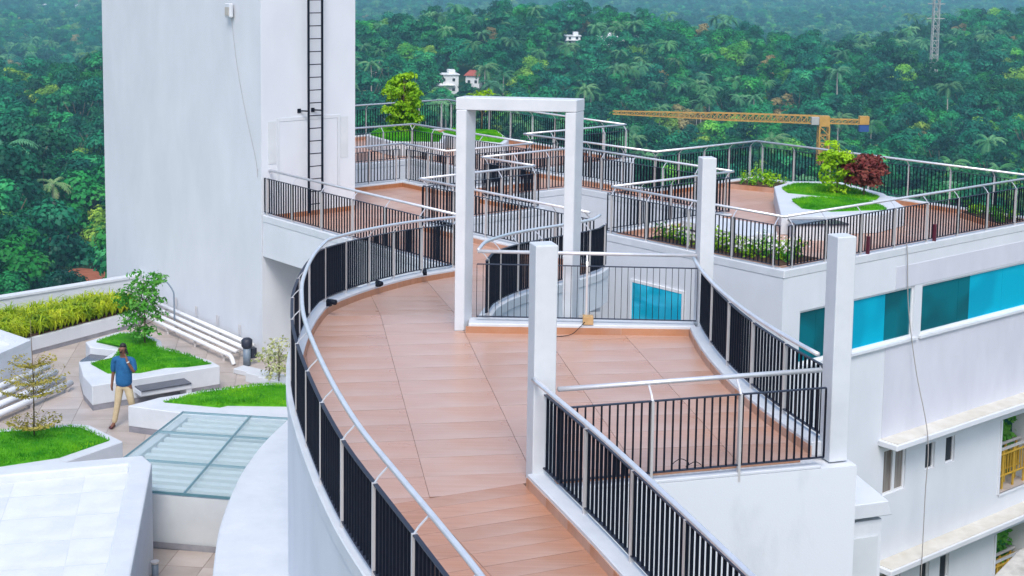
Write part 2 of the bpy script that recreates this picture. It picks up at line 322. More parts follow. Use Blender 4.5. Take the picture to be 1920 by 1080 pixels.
def off_poly(pts, d):
    """offset a closed plan polygon outward by d"""
    n = len(pts); a = sum(pts[i][0] * pts[(i + 1) % n][1] - pts[(i + 1) % n][0] * pts[i][1] for i in range(n)); sg = 1 if a > 0 else -1
    out = []
    for i in range(n):
        p = Vector(pts[i][:2]); q = Vector(pts[i - 1][:2]); r = Vector(pts[(i + 1) % n][:2])
        d0 = (p - q).normalized(); d1 = (r - p).normalized(); n0 = Vector((d0.y, -d0.x)) * sg; n1 = Vector((d1.y, -d1.x)) * sg
        m = (n0 + n1); m = m / max(0.25, 1 + n0.dot(n1)); out.append((p.x + m.x * d, p.y + m.y * d))
    return out
def clip_rect(poly, o, ax, ay, w, h):
    """part of a plan polygon inside the rectangle with corner o, unit axes ax ay, size w h (Sutherland-Hodgman)"""
    for nrm, lim, sign in ((ax, 0, 1), (ax, w, -1), (ay, 0, 1), (ay, h, -1)):
        out = []
        for i in range(len(poly)):
            p, q = poly[i], poly[(i + 1) % len(poly)]
            dp = sign * ((p[0] - o[0]) * nrm[0] + (p[1] - o[1]) * nrm[1] - lim); dq = sign * ((q[0] - o[0]) * nrm[0] + (q[1] - o[1]) * nrm[1] - lim)
            if dp >= 0: out.append(p)
            if (dp > 0 > dq) or (dp < 0 < dq):
                t = dp / (dp - dq); out.append((p[0] + (q[0] - p[0]) * t, p[1] + (q[1] - p[1]) * t))
        poly = out
        if len(poly) < 3: return None
    q = [poly[0]]
    for p in poly[1:]:
        if math.hypot(p[0] - q[-1][0], p[1] - q[-1][1]) > 1e-4: q.append(p)
    if len(q) > 2 and math.hypot(q[0][0] - q[-1][0], q[0][1] - q[-1][1]) < 1e-4: q.pop()
    if len(q) < 3: return None
    a = 0.5 * abs(sum(q[i][0] * q[(i + 1) % len(q)][1] - q[(i + 1) % len(q)][0] * q[i][1] for i in range(len(q))))
    return q if a > 0.004 else None

# ------------------------------------------------------------------ terrain and far ground (structure)
def terr(x, y):
    t = min(1.0, max(0.0, (y - 470.0) / 190.0)); t = t * t * (3 - 2 * t)
    z = -52.0 - 26.0 * t + 2.5 * math.sin(x * 0.011 + 1.3) * math.cos(y * 0.009) + 1.5 * math.sin(x * 0.03 + y * 0.021)
    z += 56 * math.exp(-((x - 305) / 145) ** 2 - ((y - 690) / 190) ** 2)
    z += 41 * math.exp(-((x - 0) / 138) ** 2 - ((y - 605) / 110) ** 2)
    z += 8 * math.exp(-((x + 120) / 90) ** 2 - ((y - 430) / 60) ** 2)
    if y > 2500: z += (y - 2500) * 0.10
    return z
gx = [-1500 + 60 * i for i in range(51)]; gy = [-120 + 30 * i for i in range(60)] + [1700 + 100 * i for i in range(20)]
tm = MB(); tm.v = [(x, y, terr(x, y)) for y in gy for x in gx]
nx = len(gx); tm.f = [(j * nx + i, j * nx + i + 1, (j + 1) * nx + i + 1, (j + 1) * nx + i) for j in range(len(gy) - 1) for i in range(nx - 1)]
tag(tm.build('ground', 'ground', smooth=True), kind='structure')

def leaf_mesh(name, P, N, size, mat, seed=0, aspect=0.55, jitter=0.5, extra=None):
    """many small folded leaf faces at points P facing roughly along N"""
    rg = np.random.default_rng(seed); P = np.asarray(P, float); N = np.asarray(N, float); n = len(P)
    N = N + rg.normal(0, jitter, (n, 3)); N /= np.linalg.norm(N, axis=1)[:, None] + 1e-9
    T = rg.normal(0, 1, (n, 3)); T -= (T * N).sum(1)[:, None] * N; T /= np.linalg.norm(T, axis=1)[:, None] + 1e-9
    B = np.cross(N, T); s = size * rg.uniform(0.6, 1.35, n)[:, None]
    v = np.empty((n, 4, 3)); v[:, 0] = P - T * s * 0.5; v[:, 1] = P + B * s * aspect * 0.5 + N * s * 0.08; v[:, 2] = P + T * s * 0.5 - N * s * 0.12; v[:, 3] = P - B * s * aspect * 0.5 + N * s * 0.08
    me = bpy.data.meshes.new(name); me.vertices.add(n * 4); me.loops.add(n * 4); me.polygons.add(n)
    me.vertices.foreach_set('co', v.reshape(-1)); me.loops.foreach_set('vertex_index', np.arange(n * 4, dtype=np.int32))
    me.polygons.foreach_set('loop_start', np.arange(0, n * 4, 4, dtype=np.int32)); me.polygons.foreach_set('loop_total', np.full(n, 4, dtype=np.int32))
    me.materials.append(M[mat]); me.update(); me.validate(); return me

# ------------------------------------------------------------------ railings
BAR_ME = {}
def bar_mesh(h, thin):
    key = (round(h, 3), thin)
    if key not in BAR_ME:
        b = MB(); b.box((0, 0, 0), (0.008 if thin else 0.013, 0.012 if thin else 0.030, h)); BAR_ME[key] = b.mesh('bar', 'black')
    return BAR_ME[key]
pm = MB(); pm.box((0, 0, 0), (0.030, 0.052, 1.0)); POST_ME = pm.mesh('post', 'post')
def railing(name, label, path, side, group, step=0.105, post=1.15, thin=False, ends=(True, True), low=0.08, ground=0.0):
    """path: plan line of the round handrail, z = floor level; side=+1 puts the bars to the left of travel.
    round steel handrail on cranked struts, flat dark top and bottom bars, flat steel posts, black upright bars"""
    path = [Vector(p) for p in path]
    root = thing(name, label, 'railing', path[0] + Vector((0, 0, 0)), group=group)
    org = path[0].copy(); P = [p - org for p in path]
    OB = 0.13 * side; ZB, ZT, ZH = 0.215, 1.03, 1.20
    def at_off(o, h): 
        m = MB(); return o, h
    m = MB(); hp = [p + Vector((0, 0, ZH)) for p in P]; m.tube(hp, 0.028, 10); m.build('handrail', 'steel', root, True)
    m = MB(); m.section(P, [(OB - 0.02, ZT - 0.006), (OB + 0.02, ZT - 0.006), (OB + 0.02, ZT + 0.006), (OB - 0.02, ZT + 0.006)]); m.build('top_bar', 'navy', root)
    m = MB(); m.section(P, [(OB - 0.02, ZB - 0.006), (OB + 0.02, ZB - 0.006), (OB + 0.02, ZB + 0.006), (OB - 0.02, ZB + 0.006)]); m.build('bottom_bar', 'navy', root)
    me = bar_mesh(ZT - ZB - 0.014, thin)
    rs = resample(P, step)
    # points on bends keep their own perpendicular
    for p, d in rs:
        a = math.atan2(d.y, d.x); l = Vector((-math.sin(a), math.cos(a), 0))
        link('bar', me, root, p + l * OB + Vector((0, 0, (ZT + ZB) / 2)), a)
    ps = resample(P, post)
    for i, (p, d) in enumerate(ps):
        if (i == 0 and not ends[0]) or (i == len(ps) - 1 and not ends[1]): continue
        if i == 0: p = p + d * 0.12
        elif i == len(ps) - 1: p = p - d * 0.12
        a = math.atan2(d.y, d.x); l = Vector((-math.sin(a), math.cos(a), 0))
        o = link('post', POST_ME, root, p + l * OB + Vector((0, 0, (ZT + 0.008 + low) / 2)), a); o.scale = (1, 1, ZT + 0.008 - low)
        s_ = MB(); b0 = l * (OB + 0.02 * side) + Vector((0, 0, ZT - 0.02)); b1 = l * (OB * 0.72) + Vector((0, 0, ZT + 0.06)); b2 = Vector((0, 0, ZH - 0.02))
        s_.obox(b0, b1, 0.022, 0.010); s_.obox(b1, b2, 0.022, 0.010)
        so_ = s_.build('strut', 'steel', root); so_.location = p
    return root

# ------------------------------------------------------------------ the curved walkway
def z_back(x, y): return -0.65 * min(1.0, max(0.0, (y - 22.4) / 5.7))
def z_front(x, y):
    t = (x - 0.17) * 0.40 - (y - 15.16) * 0.917
    return -max(0.0, t) * 0.012
OUT = [(0.98, 7.0), (0.42, 8.4), (-0.14, 10.1), (-0.52, 11.11), (-0.89, 12.05), (-1.34, 13.2), (-1.63, 14.05), (-1.90, 14.95), (-2.26, 16.29), (-2.57, 17.61), (-2.76, 18.73), (-2.88, 19.67), (-2.95, 21.0), (-2.93, 22.0), (-2.80, 23.2), (-2.44, 24.85), (-1.82, 26.75), (-1.02, 28.25)]
outer = catmull(OUT, 6)
IN = [(-0.50, 21.75), (-0.40, 22.45), (-0.21, 23.38), (0.05, 24.28), (0.42, 25.22), (0.92, 26.3), (1.40, 27.4), (1.80, 28.55)]
inner = catmull(IN, 6)
cen, rad = (18.82, 21.16), 16.07
rc = [Vector((cen[0] - rad * math.cos(t), cen[1] + rad * math.sin(t), 0)) for t in [R(0.9) - R(18.9) * i / 22 for i in range(23)]]   # right curve, back to front
BACK_Y = 21.40
FRONT_A, FRONT_B = Vector((0.42, 15.24, 0)), Vector((3.52, 16.12, 0))
RR = [(0.22, 15.05), (0.52, 14.22), (0.86, 13.25), (1.34, 11.75), (1.82, 10.2), (2.75, 7.2)]
rampr = catmull(RR, 5)
STEP_A, STEP_B = (-1.90, 14.26), (0.17, 15.16)

walk = bpy.data.objects.new('walkway', None); C.objects.link(walk); tag(walk, kind='structure')
o_ramp = [p for p in outer if p.y < 14.26]; o_deck = [p for p in outer if 14.26 <= p.y <= BACK_Y]; o_back = [p for p in outer if p.y > BACK_Y]
deck_poly = [(p.x, p.y) for p in [Vector((-1.70, 14.27, 0))] + o_deck] + [(-2.95, BACK_Y), (rc[0].x, BACK_Y)] + [(p.x, p.y) for p in rc] + [(FRONT_B.x, FRONT_B.y), (FRONT_A.x, FRONT_A.y), (0.22, 15.17)]
back_poly = [(-2.95, BACK_Y + 0.003)] + [(p.x, p.y) for p in o_back] + [tuple(uv(17.25, 23.0)[:2]), tuple(uv(19.4, 22.2)[:2])] + [(p.x, p.y) for p in inner[::-1]] + [(-0.62, BACK_Y + 0.003)]
ramp_poly = [(p.x, p.y) for p in o_ramp] + [(-1.70, 14.27), (0.22, 15.17)] + [(p.x, p.y) for p in rampr]
# slabs under the tiles (dark grout shows in the joints)

s_ = MB(); s_.prism(deck_poly, -0.30, -0.014); s_.build('deck_slab', 'grout', walk)
s_ = MB(); s_.prism(back_poly, lambda x, y: z_back(x, y) - 0.30, lambda x, y: z_back(x, y) - 0.11); s_.build('back_ramp_slab', 'grout', walk)
s_ = MB(); s_.prism(ramp_poly, lambda x, y: z_front(x, y) - 0.30, lambda x, y: z_front(x, y) - 0.05); s_.build('front_ramp_slab', 'grout', walk)
def tile_floor(poly, zf, o, ang, tw, th, mat, parent, gap=0.005, stagger=0.0, thick=0.012, name='tile', joint='grout'):
    ax = (math.cos(ang), math.sin(ang)); ay = (-math.sin(ang), math.cos(ang))
    us = [(p[0] - o[0]) * ax[0] + (p[1] - o[1]) * ax[1] for p in poly]; vs = [(p[0] - o[0]) * ay[0] + (p[1] - o[1]) * ay[1] for p in poly]
    shared = {}
    for j in range(math.floor(min(vs) / th), math.ceil(max(vs) / th)):
        st = stagger * (j % 2) * tw
        for i in range(math.floor((min(us) - st) / tw), math.ceil((max(us) - st) / tw)):
            c = (o[0] + ax[0] * (i * tw + st + gap / 2) + ay[0] * (j * th + gap / 2), o[1] + ax[1] * (i * tw + st + gap / 2) + ay[1] * (j * th + gap / 2))
            q = clip_rect(poly, c, ax, ay, tw - gap, th - gap)
            if not q: continue
            cx = sum(p[0] for p in q) / len(q); cy = sum(p[1] for p in q) / len(q); lift = random.uniform(-0.0008, 0.0008)
            m = MB(); m.prism([(p[0] - cx, p[1] - cy) for p in q], lambda x, y: zf(x + cx, y + cy) - thick, lambda x, y: zf(x + cx, y + cy) + lift)
            me_ = m.mesh(name, mat); me_.materials.append(M[joint]); me_.polygons.foreach_set('material_index', [0 if p.normal.z > 0.5 else 1 for p in me_.polygons]); link(name, me_, parent, (cx, cy, 0))
tile_floor(deck_poly, lambda x, y: 0.0, (-0.82, 14.72), TDIR - R(90), 1.2, 0.6, 'tile', walk)
tile_floor(back_poly, z_back, (-0.82, 14.72), TDIR - R(90), 1.2, 0.6, 'tile', walk)
tile_floor(ramp_poly, z_front, (0.17, 15.16), R(23.4), 1.2, 0.30, 'plank', walk, name='ramp_tile')
# kerbs, outer walls and skirting tiles
def zpath(pts, zf): return [Vector((p.x, p.y, zf(p.x, p.y))) for p in pts]
def z_all(x, y):
    if y > 22.4: return z_back(x, y)
    if y < 15.2: return z_front(x, y)
    return 0.0
W_OUT = zpath(outer, z_all); W_IN = zpath(inner, z_back); W_RC = rc; W_RR = zpath(rampr, z_front)
m = MB(); m.section(W_OUT, [(0.0, -0.02), (0.0, 0.15), (0.21, 0.15), (0.21, -0.02)]); bevel(m.build('kerb', 'white_clean', walk), 0.012)
m = MB(); m.section(W_OUT, [(0.0, -0.32), (0.0, -0.021), (0.19, -0.021), (0.19, -2.6), (0.05, -2.6)]); m.build('drum_wall', 'white', walk, False)
m = MB(); m.section([p for p in W_IN], [(0.0, -0.02), (-0.21, -0.02), (-0.21, 0.15), (0.0, 0.15)]); bevel(m.build('kerb', 'white_clean', walk), 0.012)
m = MB(); m.section([p for p in W_IN], [(0.0, -0.32), (-0.19, -0.55), (-0.19, -0.021), (0.0, -0.021)]); m.build('edge_beam', 'white_old', walk)
m = MB(); m.prism(back_poly, lambda x, y: z_back(x, y) - 0.42, lambda x, y: z_back(x, y) - 0.33); m.build('soffit', 'maroon', walk)
m = MB(); m.section(W_RC, [(0.0, -0.02), (0.0, 0.15), (0.21, 0.15), (0.21, -0.02)]); bevel(m.build('kerb', 'white_clean', walk), 0.012)
m = MB(); m.section(W_RC, [(0.0, -0.32), (0.0, -0.021), (0.19, -0.021), (0.19, -6.0), (0.0, -6.0)]); m.build('side_wall', 'white', walk)
m = MB(); m.section(W_RR, [(0.0, -0.02), (0.0, 0.15), (0.21, 0.15), (0.21, -0.02)]); bevel(m.build('kerb', 'white_clean', walk), 0.012)
m = MB(); m.section(W_RR, [(0.0, -0.32), (0.0, -0.021), (0.19, -0.021), (0.19, -6.0), (0.0, -6.0)]); m.build('ramp_wall', 'white_old', walk)
m = MB(); m.box(((-0.62 + 2.74) / 2 + 0.05, BACK_Y + 0.19, 0.065), (3.46, 0.38, 0.17)); bevel(m.build('kerb', 'white_clean', walk), 0.012)
m = MB(); m.box((1.1, BACK_Y + 0.17, -0.2), (3.3, 0.34, 0.35)); m.build('edge_beam', 'white', walk)
# front edge of the deck: flush tile nosing, then a tall white wall facing the camera
fd = (FRONT_B - FRONT_A).normalized(); fa = math.atan2(fd.y, fd.x); fn = Vector((fd.y, -fd.x, 0))
fm = (FRONT_A + FRONT_B) / 2; fl = (FRONT_B - FRONT_A).length
m = MB(); c = fm + fn * 0.10; c = c + fd * 0.20; m.box((c.x, c.y, -3.06), (fl + 0.52, 0.27, 6.0), fa); m.build('front_wall', 'white_old', walk)
m = MB(); c = fm + fn * 0.11; m.box((c.x, c.y, -0.040), (fl + 0.02, 0.235, 0.034), fa); bevel(m.build('edge_band', 'white_clean', walk), 0.006)
for i in range(3):
    m = MB(); c = FRONT_A + fd * (0.55 + i * 1.0) + fn * 0.04; m.box((0, 0, 0), (0.985, 0.075, 0.02)); o = m.build('nosing_tile', 'skirt', walk); o.location = c + Vector((0, 0, -0.010)); o.rotation_euler = (0, 0, fa)
def skirting(path, side, seg=1.2, h=0.105):
    pts = resample(path, 0.15); k = max(1, round(seg / 0.15))
    i = 0
    while i < len(pts) - 1:
        part = [q[0] for q in pts[i:min(i + k + 1, len(pts))]]
        org = part[0]; loc = [p - org for p in part]
        if len(loc) >= 2:
            e = (loc[-1] - loc[-2]).normalized() * 0.004; loc[-1] = loc[-1] - e
            m = MB(); m.section(loc, [(0.001 * side, 0.0), (-0.012 * side, 0.0), (-0.012 * side, h), (0.001 * side, h)]); o = m.build('skirting_tile', 'skirt', walk); o.location = org
        i += k
skirting(W_OUT, 1, 0.6); skirting(W_IN, -1, 0.6); skirting(W_RC, 1, 0.6); skirting(W_RR, 1, 0.6)
skirting([Vector((-0.66, BACK_Y, 0)), Vector((2.74, BACK_Y, 0))], 1, 1.2)
# lower ring of the drum: a white curved canopy standing out below the outer wall
fo = [p for p in outer if 9.5 < p.y < 27.5]
m = MB(); m.section([Vector((p.x, p.y, -2.30)) for p in fo], [(0.15, -0.6), (1.16, -0.6), (1.16, 0.0), (0.15, 0.0)]); bevel(m.build('drum_canopy', 'white_clean', walk), 0.02)
m = MB(); m.section([Vector((p.x, p.y, -2.9)) for p in fo], [(0.0, -1.6), (0.55, -1.6), (0.55, -0.003), (0.0, -0.003)]); m.build('drum_base', 'white', walk)

GW = 'railings of the curved walkway'
railing('railing', 'long curved railing on the outer left edge of the tiled walkway', W_OUT, 1, GW, ends=(True, False))
railing('railing', 'curved railing behind the portal frame above the rounded white wall', W_IN[1:], -1, GW, ends=(True, True))
railing('railing', 'straight railing with thin bars between the portal frame and the middle pillar', [Vector((-0.50, 21.72, 0)), Vector((2.86, 21.62, 0))], -1, GW, thin=True, post=1.72, ends=(False, False), step=0.097)
railing('railing', 'concave curved railing descending from middle pillar to the right-hand pillar', [p + Vector((0.03, 0, 0)) for p in W_RC], 1, GW, ends=(False, False))
railing('railing', 'straight front railing between the two nearest white pillars', [FRONT_A + Vector((0.12, -0.02, -0.16)), FRONT_B + Vector((0.06, -0.08, -0.14))], -1, GW, post=1.0, ends=(False, False), step=0.093, low=0.02)
railing('railing', 'nearest railing sloping down along the right side of the ramp', [p + Vector((0.05, 0, 0)) for p in W_RR], 1, GW, ends=(False, True))

# ------------------------------------------------------------------ pillars and portal frame
def pillar(label, c, a, rz, z0, z1, nm='white_pillar'):
    m = MB(); h = a / 2; t = 0.012
    m.box((0, 0, (z0 + z1) / 2), (a, a, z1 - z0)); o = m.build(nm, 'white_clean'); o.location = (c[0], c[1], 0); o.rotation_euler = (0, 0, rz)
    bevel(o, 0.012, 2); return tag(o, label, 'pillar', 'square white pillars on the walkway')
pillar('square white pillar nearest the camera at the head of the ramp', (0.36, 15.18), 0.25, R(16), 0.0, 2.66)
pillar('slim white pillar at the back right corner of the deck', (2.97, 21.62), 0.225, R(12), 0.0, 2.72)
pillar('square white pillar on the right front corner beside the facade', (3.79, 16.20), 0.24, R(18), -0.04, 2.60)
pf = thing('portal_frame', 'tall white portal frame standing over the walkway', 'frame', (0, 0, 0))
pa = math.atan2(0.28, 1.72); dq = Vector((0.42, 0.91, 0)).normalized()      # the blades are skewed to the opening
def blade(x, y, z0, z1, w0, w1, d0, d1):
    vs = []
    for z, w_, d_ in ((z0, w0, d0), (z1, w1, d1)):
        a = Vector((math.cos(pa), math.sin(pa), 0)) * w_; b = dq * d_; p = Vector((x, y, z)) - a / 2
        vs += [p, p + a, p + a + b, p + b]
    m = MB(); return m.add(vs, [(3, 2, 1, 0), (4, 5, 6, 7), (0, 1, 5, 4), (1, 2, 6, 5), (2, 3, 7, 6), (3, 0, 4, 7)])
bevel(blade(-0.765, 21.50, 0.0, 3.40, 0.15, 0.16, 0.27, 0.33).build('leg', 'white_clean', pf), 0.01)
bevel(blade(0.895, 21.93, -4.0, 3.335, 0.13, 0.17, 0.27, 0.33).build('leg', 'white_clean', pf), 0.01)
m = MB(); a0 = Vector((-0.848, 21.481, 3.402)); a1 = Vector((0.985, 21.950, 3.337)); b_ = dq * 0.332
vs = [a0, a1, a1 + b_, a0 + b_]; vs += [v + Vector((0, 0, 0.19)) for v in vs]
m.add(vs, [(3, 2, 1, 0), (4, 5, 6, 7), (0, 1, 5, 4), (1, 2, 6, 5), (2, 3, 7, 6), (3, 0, 4, 7)]); bevel(m.build('beam', 'white_clean', pf), 0.01)

# ------------------------------------------------------------------ terraces: one zig-zag block with courts between
TZ = -0.65
TP = [(17.15, 22.45), (17.0, 29.85), (19.43, 29.85), (19.43, 32.15), (22.45, 32.15), (22.55, 30.25), (25.52, 30.18), (25.32, 35.70), (19.43, 35.75), (19.43, 41.1), (30.6, 41.1), (30.78, 32.03), (26.6, 31.95), (27.15, 27.08), (31.18, 27.07), (31.85, 18.68), (22.42, 18.68), (22.15, 23.46), (26.22, 23.47), (25.90, 28.87), (22.6, 28.85), (22.78, 26.9), (19.2, 26.82), (19.5, 21.3)]
bld = thing('terrace_building', 'white zig-zag building with tiled roof terraces behind the walkway', 'building', (0, 0, 0))
XY = [tuple(uv(*p)[:2]) for p in TP]
m = MB(); m.prism(XY, TZ - 0.25, TZ); m.build('terrace_floor', 'terrace', bld)
def uvpoly(l): return [tuple(uv(*p)[:2]) for p in l]
WALL = 0.19
t1 = [(16.96, 21.4), (16.81, 29.85), (19.43, 29.85), (19.43, 26.83), (19.69, 21.12), (19.5, 21.1)]
t1w = uvpoly([(17.15 - WALL, 22.75), (17.0 - WALL, 29.845), (19.425, 29.845), (19.425, 26.83), (19.2 + 0.1, 26.8), (19.69, 21.12), (18.6, 21.7)])
m = MB(); m.prism(t1w, -1.5, TZ - 0.021); m.build('terrace_beam', 'white', bld)
t2 = [(19.43, 29.85), (19.43, 32.34), (22.64, 32.34), (22.74, 30.43), (25.33, 30.37), (25.13, 35.51), (19.43, 35.56), (19.43, 41.29), (30.79, 41.29), (30.97, 31.84), (26.79, 31.76), (27.34, 27.27), (31.37, 27.26), (32.04, 18.49), (22.24, 18.49), (21.96, 23.65), (26.03, 23.66), (25.71, 28.68), (22.79, 28.66), (22.97, 26.71), (19.43, 26.63)]
CW = TP[2:22]
bw = off_poly([tuple(uv(*p)[:2]) for p in [(19.43, 29.85)] + TP[3:22] + [(19.43, 26.83)]], WALL)
wall_mb = MB(); wall_mb.prism(bw, -14.0, TZ - 0.022); wall_o = wall_mb.build('wall', 'white', bld)
# kerbs along every edge that carries a railing
runs = [(0, 1), (3, 4), (4, 5), (5, 6), (6, 7), (7, 8), (9, 10), (10, 11), (11, 12), (12, 13), (13, 14), (14, 15), (15, 16), (16, 17), (17, 18), (18, 19), (19, 20), (20, 21), (21, 22), (22, 23)]
LBL = ['straight railing from the white tower to the portal frame, edging the near terrace',
 'railing on the far left terrace edge starting behind the tower',
 'short railing from the far left corner down towards the portal frame',
 'railing seen through the portal frame leading away to the right, behind the zig-zag corner',
 'receding railing along the near side of the far lawn terrace, left of the portal',
 'railing in front of the bright lime shrub beside the tower',
 'farthest railing behind the lime shrub, backed by forest',
 'long farthest railing running behind the top of the portal frame',
 'short railing right of the portal beam, ending at the far pointed corner',
 'railing running from the far pointed corner towards the slim pillar',
 'railing left of the far right corner, below the crane jib',
 'long railing on the far right below the crane, backed by forest',
 'long railing on top of the right facade above the blue windows',
 'railing above the flower bed, behind the slim white pillar',
 'railing crossing behind the slim white pillar to a pointed corner',
 'railing rising left from the pointed corner behind the slim pillar',
 'short railing seen inside the portal frame, second from its top',
 'short receding railing inside the portal frame pointing right',
 'railing inside the portal frame with its pointed right corner',
 'railing seen low inside the portal frame behind the curved rail']
ofp = off_poly(XY, 0.0)
for (i, j), lb in zip(runs, LBL):
    a = Vector((*XY[i], TZ)); b = Vector((*XY[j], TZ)); d = (b - a).normalized()
    n = Vector((-d.y, d.x, 0))
    prev = Vector((*XY[i - 1], TZ)); nxt = Vector((*XY[(j + 1) % len(XY)], TZ))
    # convex corners: run the kerb on round the corner; concave: stop it short
    ea = 0.20 if (a - prev).cross(b - a).z < 0 else -0.0; eb = 0.0 if (b - a).cross(nxt - b).z < 0 else -0.20
    if (i - 1, i) not in runs: ea = 0.0
    if (j, j + 1) not in runs: eb = 0.0
    m = MB(); m.section([a - d * (ea - 0.001 if ea else 0), b + d * eb], [(0.0, -0.02), (0.0, 0.15), (0.20, 0.15), (0.20, -0.02)]); bevel(m.build('kerb', 'white_clean', bld), 0.012)
    m = MB(); m.section([a, b], [(0.002, 0.0), (-0.012, 0.0), (-0.012, 0.11), (0.002, 0.11)]); m.build('skirting', 'skirt', bld)
    railing('railing', lb, [a, b], 1, 'railings of the roof terraces')

# ------------------------------------------------------------------ facade on the right: windows, ledges, openings
FV = 18.68 - WALL     # plane of the street facade
def face_box(mb, u0, u1, z0, z1, d0, d1):
    """box on the facade: d measured outwards from the wall plane"""
    c = uv((u0 + u1) / 2, FV - (d0 + d1) / 2, (z0 + z1) / 2); return mb.box(c, (u1 - u0, abs(d1 - d0), z1 - z0), AU)
def cut_openings(wall, boxes):
    """cut real openings (u0,u1,z0,z1,depth) into the facade wall"""
    cm = MB()
    for u0, u1, z0, z1, d in boxes: face_box(cm, u0, u1, z0, z1, -d, 0.3)
    cut = cm.build('cutter', 'white'); md = wall.modifiers.new('cut', 'BOOLEAN'); md.object = cut; md.operation = 'DIFFERENCE'; md.solver = 'EXACT'
    dg = bpy.context.evaluated_depsgraph_get(); me = bpy.data.meshes.new_from_object(wall.evaluated_get(dg)); wall.modifiers.clear(); wall.data = me; bpy.data.objects.remove(cut)
OPEN = [(22.80, 23.95, -2.56, -1.42, 0.12), (24.55, 26.72, -2.58, -1.42, 0.12), (27.0, 31.75, -2.58, -1.44, 0.12)]
for zo in (0.0, -2.86):
    OPEN += [(27.42, 27.79, -5.83 + zo, -5.20 + zo, 0.25), (28.21, 28.58, -5.84 + zo, -5.21 + zo, 0.25), (25.86, 26.68, -6.06 + zo, -5.02 + zo, 0.12), (30.52, 31.98, -7.10 + zo, -5.24 + zo, 0.62)]
cut_openings(wall_o, OPEN)
def window(u0, u1, z0, z1, mats, splits, label=None, sill=True):
    fr = MB()
    for a, b, c_, d_ in ((u0, u1, z1 - 0.05, z1), (u0, u1, z0, z0 + 0.05), (u0, u0 + 0.05, z0 + 0.05, z1 - 0.05), (u1 - 0.05, u1, z0 + 0.05, z1 - 0.05)): face_box(fr, a, b, c_, d_, -0.10, -0.04)
    wn = fr.build('window', 'alu', bld)
    xs = [u0 + 0.05] + splits + [u1 - 0.05]
    for k in range(len(xs) - 1):
        p = MB(); face_box(p, xs[k] + (0.004 if k else 0), xs[k + 1] - 0.004, z0 + 0.05, z1 - 0.05, -0.085, -0.07); p.build('pane', mats[k % len(mats)], wn)
    if sill:
        s = MB(); face_box(s, u0 - 0.08, u1 + 0.08, z0 - 0.06, z0 - 0.002, -0.02, 0.07); s.build('sill', 'white', wn)
    return wn
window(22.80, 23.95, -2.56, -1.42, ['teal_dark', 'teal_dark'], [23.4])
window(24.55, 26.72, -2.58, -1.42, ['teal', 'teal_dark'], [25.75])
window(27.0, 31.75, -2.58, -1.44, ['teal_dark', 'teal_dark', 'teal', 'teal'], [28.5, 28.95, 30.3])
# long raised band and lilac repaint to the right of the first bay
for u0, u1, z0, z1 in ((25.72, 32.02, -4.74, -2.66),):
    m = MB(); face_box(m, u0, u1, z0, z1, -0.01, 0.012); m.build('repaint_panel', 'lilac', bld)
m = MB(); face_box(m, 26.0, 32.02, -1.40, -0.915, -0.01, 0.010); m.build('repaint_panel', 'lilac', bld)
for z in (-4.72, -7.56):
    m = MB(); face_box(m, 25.62, 32.04, z - 0.13, z, -0.01, 0.50); o = bevel(m.build('sunshade_ledge', 'white', bld), 0.015)
    m = MB(); face_box(m, 25.70, 32.03, z, z + 0.014, 0.003, 0.46); m.build('ledge_screed', 'ledge_top', bld)
def small_window(u0, u1, z0, z1, name='narrow_window'):
    fr = MB()
    for a, b, c_, d_ in ((u0, u1, z1 - 0.03, z1), (u0, u1, z0, z0 + 0.03), (u0, u0 + 0.03, z0 + 0.03, z1 - 0.03), (u1 - 0.03, u1, z0 + 0.03, z1 - 0.03)): face_box(fr, a, b, c_, d_, -0.10, -0.05)
    wn = fr.build(name, 'alu', bld); p = MB(); face_box(p, u0 + 0.03, u1 - 0.03, z0 + 0.03, z1 - 0.03, -0.09, -0.08); p.build('pane', 'interior', wn)
